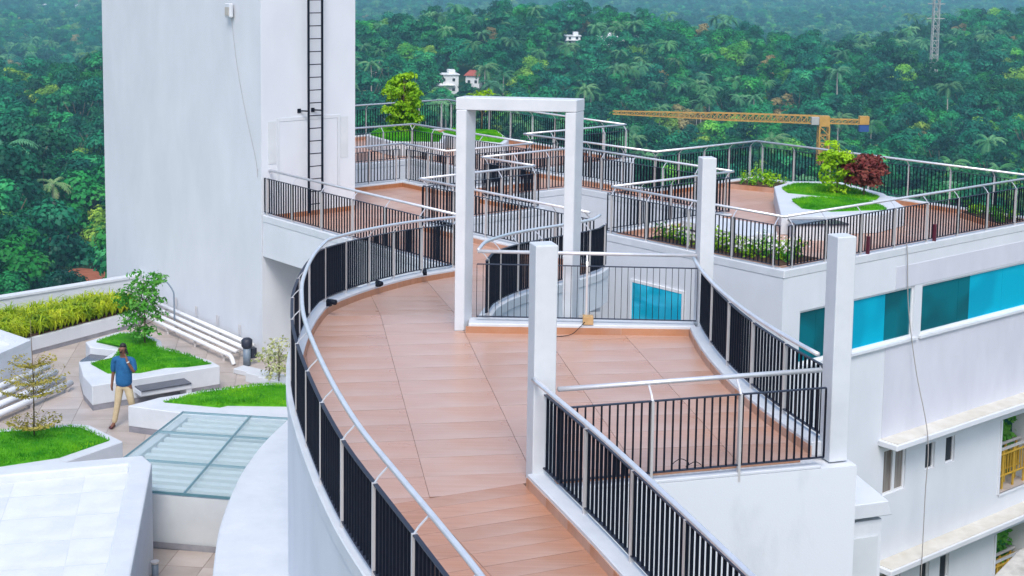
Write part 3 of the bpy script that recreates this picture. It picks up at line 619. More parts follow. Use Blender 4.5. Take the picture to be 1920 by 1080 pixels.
for zo in (0.0, -2.86):
    small_window(27.42, 27.79, -5.83 + zo, -5.20 + zo); small_window(28.21, 28.58, -5.84 + zo, -5.21 + zo)
    fr = MB(); u0, u1, z0, z1 = 25.86, 26.68, -6.06 + zo, -5.02 + zo
    for a, b, c_, d_ in ((u0, u1, z1 - 0.04, z1), (u0, u1, z0, z0 + 0.04), (u0, u0 + 0.05, z0 + 0.04, z1 - 0.04), (u1 - 0.05, u1, z0 + 0.04, z1 - 0.04), (26.24, 26.34, z0 + 0.04, z1 - 0.04)): face_box(fr, a, b, c_, d_, -0.09, -0.04)
    wn = fr.build('sliding_window', 'alu', bld)
    for a, b in ((u0 + 0.05, 26.24), (26.34, u1 - 0.05)):
        p = MB(); face_box(p, a, b, z0 + 0.04, z1 - 0.04, -0.08, -0.07); p.build('pane', 'curtain', wn)
    # balcony opening with ochre rails
    fr = MB(); u0, u1, z0, z1 = 30.52, 32.04, -7.10 + zo, -5.24 + zo
    for a, b, c_, d_ in ((u0 - 0.06, u0, z0, z1), (u0, u1, z0 - 0.05, z0)): face_box(fr, a, b, c_, d_, -0.02, 0.03)
    bo = fr.build('balcony_opening', 'white', bld)
    u1 = 31.96
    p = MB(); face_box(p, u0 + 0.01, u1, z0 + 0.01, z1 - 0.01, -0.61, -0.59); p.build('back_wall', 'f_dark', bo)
    p = MB(); face_box(p, u0 + 0.01, u1, z0 + 0.002, z0 + 0.03, -0.585, -0.02); p.build('balcony_floor', 'lower_tile', bo)
    rg = random.Random(int(-zo) + 3); P = [tuple(uv(rg.uniform(u0 + .1, u1 - .1), FV + rg.uniform(0.38, 0.55), rg.uniform(z0 + .5, z1 - .05))) for _ in range(260)]
    link('foliage', leaf_mesh('foliage', P, [(0, -0.6, 0.8)] * 260, 0.16, 'leaf_mid', 5, 0.6), bo)
    for dd in (-0.10, -0.34):
        for zz, hh, mt in ((z0 + 1.02, 0.06, 'post'), (z0 + 0.9, 0.03, 'yellow_rail'), (z0 + 0.36, 0.03, 'yellow_rail')):
            p = MB(); face_box(p, u0 + 0.01, u1, zz, zz + hh, dd - 0.02, dd + 0.02); p.build('rail', mt, bo)
        for k in range(12):
            u = u0 + 0.06 + k * 0.118; big = k % 4 == 2
            p = MB(); face_box(p, u, u + (0.06 if big else 0.018), z0 + (0.03 if big else 0.36), z0 + (1.02 if big else 0.9), dd - 0.03, dd + 0.0); p.build('baluster', 'yellow_rail', bo)
    if zo: p = MB(); p.tube([uv(30.6, FV - 0.06, z0 + 0.62), uv(31.97, FV - 0.04, z0 + 0.85)], 0.05, 10); p.build('drain_pipe', 'blue_pipe', bo, True)
# window on the court side, under the flower bed
def court_window():
    z0, z1, v0, v1 = -2.5, -1.40, 21.05, 22.62
    ue = lambda v: 22.42 + (22.15 - 22.42) * (v - 18.68) / (23.46 - 18.68) - WALL - 0.012
    p0, p1 = uv(ue(v1), v1), uv(ue(v0), v0); d = (p1 - p0).normalized(); a = math.atan2(d.y, d.x); c0 = (p0 + p1) / 2; L_ = (p1 - p0).length
    fr = MB()
    for cx, cz, sx, sz in ((0, z1 - 0.03, L_, 0.06), (0, z0 + 0.03, L_, 0.06), (-L_ / 2 + 0.03, (z0 + z1) / 2, 0.06, z1 - z0 - 0.12), (L_ / 2 - 0.03, (z0 + z1) / 2, 0.06, z1 - z0 - 0.12)):
        fr.box((c0.x + d.x * cx, c0.y + d.y * cx, cz), (sx, 0.05, sz), a)
    wn = fr.build('window', 'alu', bld); p = MB(); p.box((c0.x, c0.y, (z0 + z1) / 2), (L_ - 0.12, 0.03, z1 - z0 - 0.12), a); p.build('pane', 'teal', wn)
court_window()
rp = catmull([uv(26.26, 18.44, -0.40), uv(26.30, FV - 0.06, -0.7), uv(26.42, FV - 0.07, -1.9), uv(26.62, FV - 0.20, -3.3), uv(26.70, FV - 0.53, -4.75), uv(26.70, FV - 0.53, -6.2), uv(26.66, FV - 0.55, -9.5)], 6)
m = MB(); m.tube(rp, 0.011, 6); tag(m.build('hanging_rope', 'rope', None, True), 'grey rope hanging down the right facade past the windows', 'rope')
# service box beside the right pillar
sb = thing('service_shaft', 'white service shaft with a capped top beside the right pillar', 'shaft', (4.22, 17.15, 0), R(20))
m = MB(); m.box((0, 0, -4.0), (0.52, 0.7, 5.9)); m.build('casing', 'white_old', sb)
m = MB(); m.add([(-0.3, -0.42, -0.985), (0.36, -0.42, -0.985), (0.36, 0.4, -0.985), (-0.3, 0.4, -0.985), (-0.3, -0.42, -0.80), (0.30, -0.42, -0.80), (0.2, 0.4, -0.62), (-0.3, 0.4, -0.62)], [(3, 2, 1, 0), (4, 5, 6, 7), (0, 1, 5, 4), (1, 2, 6, 5), (2, 3, 7, 6), (3, 0, 4, 7)]); bevel(m.build('cap', 'white_clean', sb), 0.01)
m = MB(); m.box((0.0, -0.362, -3.0), (0.40, 0.02, 3.5)); m.build('panel', 'grey_wall', sb)
ns = [tuple(p) for p in ((9.75, 27.6), (10.75, 28.95), (13.6, 31.2), (15.5, 29.5), (11.2, 24.8), (9.9, 26.2))]
m = MB(); m.prism(ns, -7.0, -6.5); tag(bevel(m.build('lower_roof_slab', 'concrete'), 0.02), 'weathered grey concrete roof slab in the bottom right corner', 'roof')

# ------------------------------------------------------------------ tower
tw = thing('white_tower', 'tall plain white stair tower on the left', 'tower', (0, 0, 0))
tp = uvpoly([(16.79, 29.86), (19.42, 29.86), (19.42, 38.85), (16.79, 38.85)])
m = MB(); m.prism(tp, -4.3, 7.5); m.build('shaft', 'white', tw)
def tface(mb, u0, u1, z0, z1, d0, d1):
    c = uv((u0 + u1) / 2, 29.86 - (d0 + d1) / 2, (z0 + z1) / 2); return mb.box(c, (u1 - u0, abs(d1 - d0), z1 - z0), AU)
dm = MB()
for a, b, c_, d_ in ((17.22, 17.28, 0.02, 1.78), (18.90, 18.97, 0.02, 1.78), (17.28, 18.90, 1.70, 1.78)): tface(dm, a, b, c_, d_, -0.02, 0.02)
door = dm.build('door_frame', 'white_clean', tw)
for a, b in ((17.285, 18.095), (18.105, 18.895)):
    p = MB(); tface(p, a, b, -0.55, 1.695, -0.02, 0.012); p.build('door_leaf', 'white', door)
for a, b in ((16.98, 17.19), (19.0, 19.21)):
    p = MB(); tface(p, a, b, 0.70, 1.72, -0.02, 0.010); p.build('side_panel', 'grey_wall', tw)
p = MB(); tface(p, 16.82, 19.41, -0.65, -0.53, -0.01, 0.015); p.build('skirting', 'skirt', tw)
ld = thing('access_ladder', 'black steel ladder climbing the right face of the tower', 'ladder', uv(18.16, 29.66, -0.6), AU)
for x in (-0.19, 0.19):
    p = MB(); p.box((x, 0, 3.9), (0.05, 0.03, 7.7)); p.build('side_rail', 'black', ld)
for k in range(24):
    p = MB(); p.tube([(-0.17, 0, 0), (0.17, 0, 0)], 0.013, 6); o = p.build('rung', 'black', ld); o.location = (0, 0, 0.26 + k * 0.308)
for x in (-0.19, 0.19):
    p = MB(); p.obox((x, 0, 2.53), (x - 0.14, 0.195, 2.53), 0.03, 0.03); p.box((x - 0.15, 0.19, 2.53), (0.09, 0.02, 0.10)); p.build('wall_bracket', 'black', ld)
# floodlight and its loose cable on the left face
fl_ = thing('floodlight', 'small pale floodlight high on the tower beside the corner', 'lamp', uv(16.78, 31.2, 4.30), AU)
p = MB(); p.box((-0.09, 0, 0), (0.10, 0.26, 0.34)); bevel(p.build('housing', 'white_clean', fl_), 0.02)
p = MB(); p.box((-0.146, 0, -0.02), (0.02, 0.18, 0.2)); p.build('lens', 'lamp_face', fl_)
p = MB(); p.obox((0.0, 0, 0.1), (-0.05, 0, 0.1), 0.05, 0.05); p.build('bracket', 'post', fl_)
cb = catmull([uv(16.73, 31.15, 4.1), uv(16.73, 30.9, 3.0), uv(16.73, 30.5, 1.9), uv(16.73, 30.05, 0.9), uv(16.73, 29.95, 0.55), uv(16.73, 29.95, 0.40), uv(16.73, 29.93, 0.6)], 6)
m = MB(); m.tube(cb, 0.005, 5); tag(m.build('loose_cable', 'rope', None, True), 'thin cable running from the floodlight down the tower corner', 'cable')

# ------------------------------------------------------------------ lower terrace
LZ = -4.0
lt = bpy.data.objects.new('lower_terrace', None); C.objects.link(lt); tag(lt, kind='structure')
lpoly = [(-14.5, 34.2), (-9.6, 38.9), (-3.2, 44.0), (3.0, 32.0), (3.0, 14.0), (-14.5, 14.0)]
m = MB(); m.prism(lpoly, LZ - 0.6, LZ - 0.014); m.build('paving_bed', 'base_grey', lt)
tpoly = [(-13.2, 29.0), (-13.2, 35.0), (-9.8, 38.3), (-6.0, 38.0), (-3.4, 36.0), (-3.4, 26.6), (-7.0, 26.6), (-7.0, 24.0), (-13.2, 24.0)]
tile_floor(tpoly, lambda x, y: LZ, (-7.0, 26.0), R(8), 0.8, 0.8, 'lower_tile', lt, gap=0.006, name='paving_tile')
tile_floor([(-6.6, 19.0), (-3.6, 19.0), (-3.6, 22.3), (-6.6, 22.7)], lambda x, y: LZ, (-6.0, 22.0), R(-6), 0.6, 0.6, 'lower_tile', lt, gap=0.006, name='paving_tile')
pd_ = Vector((2.23, 2.14, 0)).normalized(); p0 = Vector((-13.0, 35.96, 0)) - pd_ * 2.2; p1 = Vector((-13.0, 35.96, 0)) + pd_ * 5.6
m = MB(); m.section([p0 + Vector((0, 0, LZ)), p1 + Vector((0, 0, LZ))], [(0.0, -9.0), (0.0, 0.80), (0.22, 0.80), (0.22, -9.0)]); pw = m.build('parapet_wall', 'grey_wall'); tag(pw, 'long pale parapet wall closing the lower terrace on the left', 'wall')
m = MB(); m.section([p0 + Vector((0, 0, LZ)), p1 + Vector((0, 0, LZ))], [(-0.03, 0.80), (-0.03, 0.86), (0.25, 0.86), (0.25, 0.80)]); m.build('coping', 'white_clean', pw)

def lerp2(a, b, t): return (a[0] + (b[0] - a[0]) * t, a[1] + (b[1] - a[1]) * t)
def inside(poly, x, y):
    c = False; n = len(poly)
    for i in range(n):
        a, b = poly[i], poly[(i + 1) % n]
        if (a[1] > y) != (b[1] > y) and x < (b[0] - a[0]) * (y - a[1]) / (b[1] - a[1]) + a[0]: c = not c
    return c
def pts_in(poly, n, rng):
    xs = [p[0] for p in poly]; ys = [p[1] for p in poly]; out = []
    while len(out) < n:
        x = rng.uniform(min(xs), max(xs)); y = rng.uniform(min(ys), max(ys))
        if inside(poly, x, y): out.append((x, y))
    return out
def lawn(poly, z, parent, mound=0.06, dens=1700, seed=1, h=0.045):
    """gently mounded turf covered with short blades"""
    rng = random.Random(seed); a = 0.5 * abs(sum(poly[i][0] * poly[(i + 1) % len(poly)][1] - poly[(i + 1) % len(poly)][0] * poly[i][1] for i in range(len(poly))))
    cx = sum(p[0] for p in poly) / len(poly); cy = sum(p[1] for p in poly) / len(poly)
    rings = [(1.0, -0.03), (0.97, 0.02), (0.85, 0.02 + mound * 0.5), (0.5, 0.02 + mound * 0.9)]
    pl = [lerp2(poly[i], poly[(i + 1) % len(poly)], t / 4) for i in range(len(poly)) for t in range(4)]; n = len(pl); vs = []; fs = []
    for k, (s, dz) in enumerate(rings): vs += [(cx + (p[0] - cx) * s, cy + (p[1] - cy) * s, z + dz) for p in pl]
    for k in range(len(rings) - 1): fs += [(k * n + i, k * n + (i + 1) % n, (k + 1) * n + (i + 1) % n, (k + 1) * n + i) for i in range(n)]
    vs.append((cx, cy, z + 0.02 + mound)); fs += [((len(rings) - 1) * n + i, (len(rings) - 1) * n + (i + 1) % n, len(vs) - 1) for i in range(n)]
    m = MB(); m.add(vs, fs); t = m.build('turf', 'lawn_base', parent, True)
    b = MB()
    for x, y in pts_in(poly, int(min(9000, a * dens)), rng):
        s = 0.0
        # height on the mound: distance ratio from the middle
        k = 1.0
        dx, dy = x - cx, y - cy
        for i in range(len(pl)):
            pass
        zz = z + 0.02 + mound * 0.75
        r = math.hypot(dx, dy); ang = rng.uniform(0, 6.283); hh = h * rng.uniform(0.6, 1.5); wd = 0.010
        zz = z + 0.015 + mound * max(0.0, 1 - (r / (0.55 * math.sqrt(a) + 0.3)) ** 2) * 0.8
        b.add([(x - wd * math.cos(ang), y - wd * math.sin(ang), zz), (x + wd * math.cos(ang), y + wd * math.sin(ang), zz), (x + rng.uniform(-.03, .03), y + rng.uniform(-.03, .03), zz + hh)], [(0, 1, 2)])
    me = bpy.data.meshes.new('grass'); me.from_pydata(b.v, [], b.f); me.materials.append(M['lawn']); g = link('grass', me, parent); g['kind'] = 'stuff'
    return t
def planter(name, label, poly, z0, z1, group, rim=0.12, lawns=None, base=True, seed=1):
    root = thing(name, label, 'planter', (0, 0, 0), group=group)
    m = MB(); m.prism(poly, z0 + (0.12 if base else 0.0), z1); bevel(m.build('wall', 'white_clean', root), 0.015)
    if base:
        m = MB(); m.prism(off_poly(poly, -0.012), z0, z0 + 0.121); m.build('base_course', 'base_grey', root)
    for k, lp in enumerate(lawns or [off_poly(poly, -rim)]):
        lawn(lp, z1, root, seed=seed + k)
    return root
GL = 'white planters on the lower terrace'
P1 = [(-8.80, 29.58), (-6.42, 31.20), (-6.72, 31.60), (-7.28, 32.10), (-8.05, 32.62), (-8.22, 33.2), (-8.90, 33.95), (-9.45, 33.92), (-9.95, 33.0), (-9.72, 32.55), (-9.05, 32.35), (-9.15, 31.5), (-9.60, 31.35), (-9.20, 30.3)]
L1 = [(-8.72, 30.45), (-8.02, 30.52), (-7.55, 30.95), (-7.12, 31.02), (-6.62, 31.30), (-7.30, 31.95), (-8.10, 32.45), (-8.35, 33.1), (-8.95, 33.78), (-9.35, 33.75), (-9.72, 33.0), (-8.95, 32.55), (-8.90, 31.45), (-9.3, 31.15)]
pl1 = planter('lawn_planter', 'large white planter with a small green tree behind the walking man', P1, LZ, -3.45, GL, lawns=[L1], seed=3)
m = MB(); q0 = Vector((-8.05, 30.10, 0)); q1 = Vector((-7.10, 30.75, 0)); bd = (q1 - q0).normalized(); bn = Vector((bd.y, -bd.x, 0))
bq = [q0, q1, q1 + bn * 0.42, q0 + bn * 0.42]
bench = thing('bench', 'dark-topped white bench built out in front of the large lawn planter', 'bench', (0, 0, 0), group='benches')
m = MB(); m.prism([(p.x, p.y) for p in [q0, q1, q1 + bn * 0.40, q0 + bn * 0.40]], -3.74, -3.63); bevel(m.build('seat_slab', 'white_clean', bench), 0.01)
m = MB(); m.prism([(p.x, p.y) for p in [q0 + bd * .01, q1 - bd * .02, q1 - bd * .02 + bn * 0.43, q0 + bd * .01 + bn * 0.43]], -3.629, -3.60); bevel(m.build('seat', 'seat', bench), 0.006)
m = MB(); m.prism([(p.x, p.y) for p in [q1 - bd * 0.12, q1, q1 + bn * 0.38, q1 - bd * 0.12 + bn * 0.38]], LZ, -3.741); m.build('leg', 'white_clean', bench)
bench2 = thing('bench', 'small grey seat in the left notch of the large lawn planter', 'bench', (0, 0, 0), group='benches')
m = MB(); nq = [(-9.70, 32.50), (-9.08, 32.30), (-9.17, 31.52), (-9.60, 31.38), (-9.78, 31.9)]; m.prism(nq, LZ, -3.62); m.build('support', 'white_clean', bench2)
m = MB(); m.prism(off_poly(nq, -0.03), -3.619, -3.585); m.build('seat', 'seat', bench2)
P2 = [(-7.70, 28.28), (-5.55, 27.55), (-3.6, 27.5), (-3.6, 30.05), (-5.25, 29.95), (-6.45, 29.35), (-7.2, 28.85)]
L2 = [(-7.05, 28.52), (-5.83, 28.22), (-5.7, 28.35), (-3.75, 28.35), (-3.75, 29.85), (-5.23, 29.75), (-6.42, 29.18)]
planter('lawn_planter', 'low white planter with lawn between the skylight and the curved wall', P2, LZ, -3.45, GL, lawns=[L2], seed=6)
P3 = [(-7.22, 26.15), (-8.0, 24.95), (-9.4, 24.3), (-12.2, 24.3), (-12.2, 26.3), (-9.6, 26.75), (-8.45, 27.12), (-8.1, 27.05)]
L3 = [(-7.45, 26.18), (-8.1, 25.2), (-9.4, 24.5), (-12.0, 24.5), (-12.0, 26.15), (-9.6, 26.55), (-8.45, 26.92), (-8.18, 26.88)]
planter('lawn_planter', 'white-rimmed lawn planter with the golden sapling at the left edge', P3, LZ, -3.45, GL, lawns=[L3], seed=9)
# long planter of golden tufts under the parapet
LP = [(-12.6, 32.0), (-9.62, 36.55), (-10.15, 37.1), (-10.9, 37.35), (-14.0, 34.3), (-14.0, 32.6)]
lp_ = thing('tuft_planter', 'long white planter of yellow-green grass tufts along the parapet wall', 'planter', (0, 0, 0))
m = MB(); m.prism(LP, LZ + 0.10, -3.58); bevel(m.build('wall', 'white', lp_), 0.012); m = MB(); m.prism(off_poly(LP, -0.012), LZ, LZ + 0.101); m.build('base_course', 'base_grey', lp_)
m = MB(); m.prism(off_poly(LP, -0.1), -3.60, -3.55); m.build('soil', 'soil', lp_)
rng = random.Random(5); b = MB()
for x, y in pts_in([(-12.72, 31.9), (-9.64, 36.6), (-10.25, 37.0), (-11.2, 36.6), (-13.9, 33.6), (-13.9, 32.6)], 900, rng):
    hh = rng.uniform(0.22, 0.40)
    for k in range(13):
        a = rng.uniform(0, 6.283); ln = hh * rng.uniform(0.7, 1.3); wd = 0.014; q = Vector((math.cos(a), math.sin(a), 0)); s = Vector((-q.y, q.x, 0)) * wd
        o_ = Vector((x, y, -3.56)); p1_ = o_ + q * ln * 0.30 + Vector((0, 0, ln * 0.85)); p2_ = o_ + q * ln * 0.95 + Vector((0, 0, ln * rng.uniform(0.35, 1.1)))
        b.add([o_ - s, o_ + s, p1_ + s, p1_ - s, p2_], [(0, 1, 2, 3), (3, 2, 4)])
me = bpy.data.meshes.new('tufts'); me.from_pydata(b.v, [], b.f); me.materials.append(M['leaf_tuft']); g = link('tufts', me, lp_); g['kind'] = 'stuff'
# white box with pipes at the far left
bx = [(-10.68, 31.4), (-12.9, 33.3), (-14.4, 31.0), (-11.9, 27.2), (-11.5, 28.4)]
lb = thing('roof_box', 'low white roof box with a raised rim at the left edge', 'roof', (0, 0, 0))
m = MB(); m.prism(bx, LZ, -3.12); m.build('wall', 'white', lb)
ip = off_poly(bx, -0.24); n_ = len(bx); z_ = -2.98
a_ = sum(bx[i][0] * bx[(i + 1) % n_][1] - bx[(i + 1) % n_][0] * bx[i][1] for i in range(n_))
m = MB(); vs = [(p[0], p[1], -3.119) for p in bx] + [(p[0], p[1], z_) for p in bx] + [(p[0], p[1], z_) for p in ip] + [(p[0], p[1], -3.119) for p in ip]; fs = []
for k in range(3): fs += [(k * n_ + i, k * n_ + (i + 1) % n_, (k + 1) * n_ + (i + 1) % n_, (k + 1) * n_ + i) for i in range(n_)]
m.add(vs, fs); m.build('rim', 'white_clean', lb)
def pipes(name, label, a, b, offs, r, mat, group):
    root = thing(name, label, 'pipes', (0, 0, 0), group=group); a, b = Vector(a), Vector(b); d = (b - a); d.z = 0; d.normalize(); n = Vector((-d.y, d.x, 0))
    for o_, h in offs:
        m = MB(); m.tube([a + n * o_ + Vector((0, 0, h)), b + n * o_ + Vector((0, 0, h))], r, 10); m.build('pipe', mat, root, True)
    L_ = (b - a).length; k = max(2, int(L_ / 1.3))
    for i in range(k + 1):
        p = a.lerp(b, (i + 0.15) / (k + 0.3)); lo = min(o for o, h in offs) - r; hi = max(o for o, h in offs) + r
        m = MB(); m.obox(p + n * lo + Vector((0, 0, offs[0][1] - r - 0.03)), p + n * hi + Vector((0, 0, offs[-1][1] - r - 0.03)), 0.06, 0.05)
        for e in (lo + 0.05, hi - 0.05): m.obox(p + n * e + Vector((0, 0, -0.0)), p + n * e + Vector((0, 0, offs[0][1] - r)), 0.05, 0.05)
        m.build('support', 'post', root)
    return root
GP = 'white service pipes on the lower terrace'
pp = pipes('service_pipes', 'bundle of white pipes laid along the foot of the tower', uv(16.79, 36.4, LZ), uv(16.79, 30.0, LZ), [(-0.84, 0.20), (-0.62, 0.24), (-0.40, 0.28), (-0.18, 0.32)], 0.052, 'pipe_w', GP)
e0 = uv(16.95, 30.0, LZ)
m = MB(); m.tube(catmull([uv(15.95, 30.02, LZ + 0.20), uv(15.95, 29.85, LZ + 0.17), uv(15.95, 29.72, LZ + 0.02)], 5), 0.053, 10); m.build('elbow', 'pipe_w', pp, True)
for k in range(5):
    for s in (-0.035, 0.035):
        m = MB(); c_ = uv(16.74, 30.9 + k * 1.15 + s, LZ + 0.52); m.tube([c_ - Vector((0, 0, 0.14)), c_ + Vector((0, 0, 0.1))], 0.012, 6); m.build('hanger_rod', 'post', pp)
pu = thing('pump', 'grey-blue pump standing at the end of the white pipes', 'pump', uv(16.2, 29.55, LZ), AU)
m = MB(); m.tube([(0, 0, 0), (0, 0, 0.42)], 0.09, 12); m.build('body', 'pipe_g', pu, True)
m = MB(); m.tube([(0.0, 0, 0.42), (0, 0, 0.47), (0, 0, 0.62), (0, 0, 0.66)], [0.09, 0.13, 0.13, 0.08], 12); m.build('motor_head', 'navy', pu, True)
m = MB(); m.box((0.16, 0.02, 0.28), (0.14, 0.16, 0.24)); m.build('switch_box', 'navy', pu)
pipes('service_pipes', 'bundle of white pipes stacked beside the roof box at the left edge', (-11.75, 27.6, LZ), (-10.40, 31.3, LZ), [(-0.75, 0.16), (-0.55, 0.26), (-0.35, 0.36), (-0.15, 0.46)], 0.07, 'pipe_w', GP)
# bent lamp arm
m = MB(); q = uv(16.30, 33.55, LZ); m.tube(catmull([q, q + Vector((0, 0, 0.75)), q + Vector((-0.03, 0.0, 1.02)), q + Vector((-0.25, 0.05, 1.28)), q + Vector((-0.62, 0.1, 1.46))], 6), 0.02, 8)
la = m.build('bent_pipe', 'pipe_g', None, True); tag(la, 'thin bent grey vent pipe in front of the tower wall', 'pipe')
# standing pipe in the bottom left
sp = thing('vent_pipe', 'short grey capped vent pipe standing on the floor at the bottom left', 'pipe', (-5.42, 21.30, LZ))
m = MB(); m.tube([(0, 0, 0), (0, 0, 0.32)], 0.055, 12); m.build('stack', 'pipe_g', sp, True); m = MB(); m.tube([(0, 0, 0.32), (0, 0, 0.35)], 0.068, 12); m.build('cap', 'post', sp)
# skylight
SZ = -3.05
A_, B_, C_, D_ = Vector((-6.22, 26.75, 0)), Vector((-3.4, 26.35, 0)), Vector((-3.4, 22.25, 0)), Vector((-7.25, 22.9, 0))
sk = thing('skylight', 'pale green glass skylight with white beams beneath, beside the curved wall', 'skylight', (0, 0, 0))
SK = [A_, B_, C_, Vector((-6.9, 22.86, 0))]
wq = [(p.x, p.y) for p in SK]; wi = off_poly(wq, -0.15)
m = MB(); n_ = 4; vs = [(p[0], p[1], LZ) for p in wq] + [(p[0], p[1], SZ - 0.06) for p in wq] + [(p[0], p[1], SZ - 0.06) for p in wi] + [(p[0], p[1], LZ) for p in wi]
fs = []
for k in range(3): fs += [(k * n_ + i, k * n_ + (i + 1) % n_, (k + 1) * n_ + (i + 1) % n_, (k + 1) * n_ + i) for i in range(n_)]
m.add(vs, fs); m.build('kerb_wall', 'grey_wall', sk)
m = MB(); m.prism(wi, LZ + 0.005, LZ + 0.02); m.build('shaft_floor', 'shaft', sk)
m = MB(); p0, p1 = Vector((-6.95, 22.83, LZ)), Vector((-3.4, 22.23, LZ)); m.section([p0, p1], [(-0.015, 0), (-0.015, 0.10), (0.0, 0.10), (0.0, 0)]); m.build('base_course', 'base_grey', sk)
for k in range(14):
    t = (k + 0.5) / 14; a = A_.lerp(SK[3], t); b = B_.lerp(C_, t)
    a = a.lerp(b, 0.06); m = MB(); m.obox(a + Vector((0, 0, SZ - 0.16)), b + Vector((0, 0, SZ - 0.16)), 0.135, 0.14); m.build('beam', 'beam_w', sk)
def gpt(s, t): return A_.lerp(SK[3], t).lerp(B_.lerp(C_, t), s)
ss = [0.0, 0.47, 0.74, 1.0]; ts = [0.0, 0.29, 0.66, 1.0]
for i in range(3):
    for j in range(3):
        g_ = 0.006; q = [gpt(ss[i] + g_, ts[j] + g_), gpt(ss[i + 1] - g_, ts[j] + g_), gpt(ss[i + 1] - g_, ts[j + 1] - g_), gpt(ss[i] + g_, ts[j + 1] - g_)]
        m = MB(); m.prism([(p.x, p.y) for p in q], SZ - 0.012, SZ); m.build('glass_pane', 'skyglass', sk)
M['glass_edge'] = mat_plain('dark_teal_seal', (0.10, 0.22, 0.26), 0.4)
for i in (0, 1, 2, 3):
    a = gpt(ss[i], 0); b = gpt(ss[i], 1); m = MB(); m.obox(a + Vector((0, 0, SZ - 0.015)), b + Vector((0, 0, SZ - 0.015)), 0.028 if i in (1, 2) else 0.02, 0.04); m.build('glazing_bar', 'glass_edge', sk)
for j in range(4):
    a = gpt(0, ts[j]); b = gpt(1, ts[j]); m = MB(); m.obox(a + Vector((0, 0, SZ - 0.02)), b + Vector((0, 0, SZ - 0.02)), 0.018, 0.04); m.build('glazing_bar', 'glass_edge', sk)
# white roof with rim, bottom left
rf = thing('flat_roof', 'white flat roof with raised rim in the bottom left corner', 'roof', (0, 0, 0))
q0 = [(-5.66, 22.15), (-5.90, 22.52), (-7.97, 21.86), (-11.5, 20.8), (-11.5, 12.5), (-3.9, 12.5)]
m = MB(); m.prism(q0, -4.0, -2.62); m.build('wall', 'white', rf)
m = MB(); m.prism(off_poly(q0, -0.25), -2.62, -2.539); m.build('roof_deck', 'dirt_white', rf)
ip = off_poly(q0, -0.34); n_ = len(q0)
m = MB(); vs = [(p[0], p[1], -2.619) for p in q0] + [(p[0], p[1], -2.40) for p in q0] + [(p[0], p[1], -2.40) for p in ip] + [(p[0], p[1], -2.619) for p in ip]; fs = []
for k in range(3): fs += [(k * n_ + i, k * n_ + (i + 1) % n_, (k + 1) * n_ + (i + 1) % n_, (k + 1) * n_ + i) for i in range(n_)]
m.add(vs, fs); bevel(m.build('rim', 'white_clean', rf), 0.03, 2)
tile_floor(off_poly(q0, -0.36), lambda x, y: -2.535, (-6.5, 21.2), R(12), 1.05, 0.9, 'dirt_white', rf, gap=0.008, thick=0.005, name='roof_panel', joint='pale_joint')
# low stepped slabs near the tower corner
st = thing('stone_steps', 'white stepping slabs beside the variegated shrubs near the tower', 'steps', (0, 0, 0))
for k, (x, y, a) in enumerate(((-5.65, 32.2, -32), (-5.25, 31.55, -32), (-4.85, 30.9, -32))):
    m = MB(); m.box((x, y, -3.94 + 0.05 * k), (1.5, 0.34, 0.12 + 0.1 * k), R(a)); bevel(m.build('slab', 'white_clean', st), 0.012)

# ------------------------------------------------------------------ vegetation
def clump_points(centres, radii, per, seed, flat=0.8):
    rg = np.random.default_rng(seed); P = []; N = []
    for c, r in zip(centres, radii):
        k = max(4, int(per * (r / np.mean(radii)) ** 2)); d = rg.normal(0, 1, (k, 3)); d /= np.linalg.norm(d, axis=1)[:, None]
        d[:, 2] = np.where(d[:, 2] < -0.3, -d[:, 2], d[:, 2]); rr = r * rg.uniform(0.55, 1.05, (k, 1)); q = d * rr; q[:, 2] *= flat
        P.append(np.asarray(c) + q); N.append(d + np.array([0, 0, 0.35]))
    return np.concatenate(P), np.concatenate(N)
def crown_centres(rx, rz, z0, n, seed, shape='round'):
    rg = np.random.default_rng(seed); out = []
    for i in range(n):
        while True:
            p = rg.uniform(-1, 1, 3)
            r = np.linalg.norm(p)
            if r > 1 or r < 0.35: continue
            if shape == 'cone' and math.hypot(p[0], p[1]) > 0.95 - 0.55 * (p[2] + 1) / 2: continue
            break
        out.append((p[0] * rx, p[1] * rx, z0 + (p[2] + 1) / 2 * rz))
    return out
def garden_tree(name, label, loc, h, rx, crown_z, mat, nclump, per, leaf, seed, shape='round', trunk_r=0.02, cat='tree', cr=0.30, lean=(0, 0), group=None):
    """one potted tree: tapered trunk, limbs to each clump, loose leafy crown"""
    rg = random.Random(seed); t = thing(name, label, cat, loc, group=group)
    cs = crown_centres(rx, h - crown_z, crown_z, nclump, seed, shape); cs = [(c[0] + lean[0] * c[2], c[1] + lean[1] * c[2], c[2]) for c in cs]
    m = MB(); top = Vector((lean[0] * h * 0.9, lean[1] * h * 0.9, h * 0.9)); m.tube([Vector((0, 0, -0.05)), top * 0.35 + Vector((0.01, 0.01, 0)), top * 0.7, top], [trunk_r, trunk_r * 0.8, trunk_r * 0.5, trunk_r * 0.25], 7)
    for c in cs[::2]:
        f = max(0.25, min(0.9, c[2] / h * 0.8)); a = top * f; m.tube([a, (a + Vector(c)) / 2 + Vector((0, 0, 0.02)), Vector(c)], [trunk_r * 0.45, trunk_r * 0.3, trunk_r * 0.12], 5)
    m.build('trunk', 'bark', t, True)
    P, N = clump_points(cs, [cr * rx * rg.uniform(0.75, 1.35) for _ in cs], per, seed)
    link('crown', leaf_mesh('crown', P, N, leaf, mat, seed), t); return t
garden_tree('garden_tree', 'slender leafy green tree in the large white planter beside the man', (-8.48, 32.7, -3.42), 1.80, 0.55, 0.12, 'leaf_mid', 48, 34, 0.10, 11, 'round', 0.02, cr=0.36)
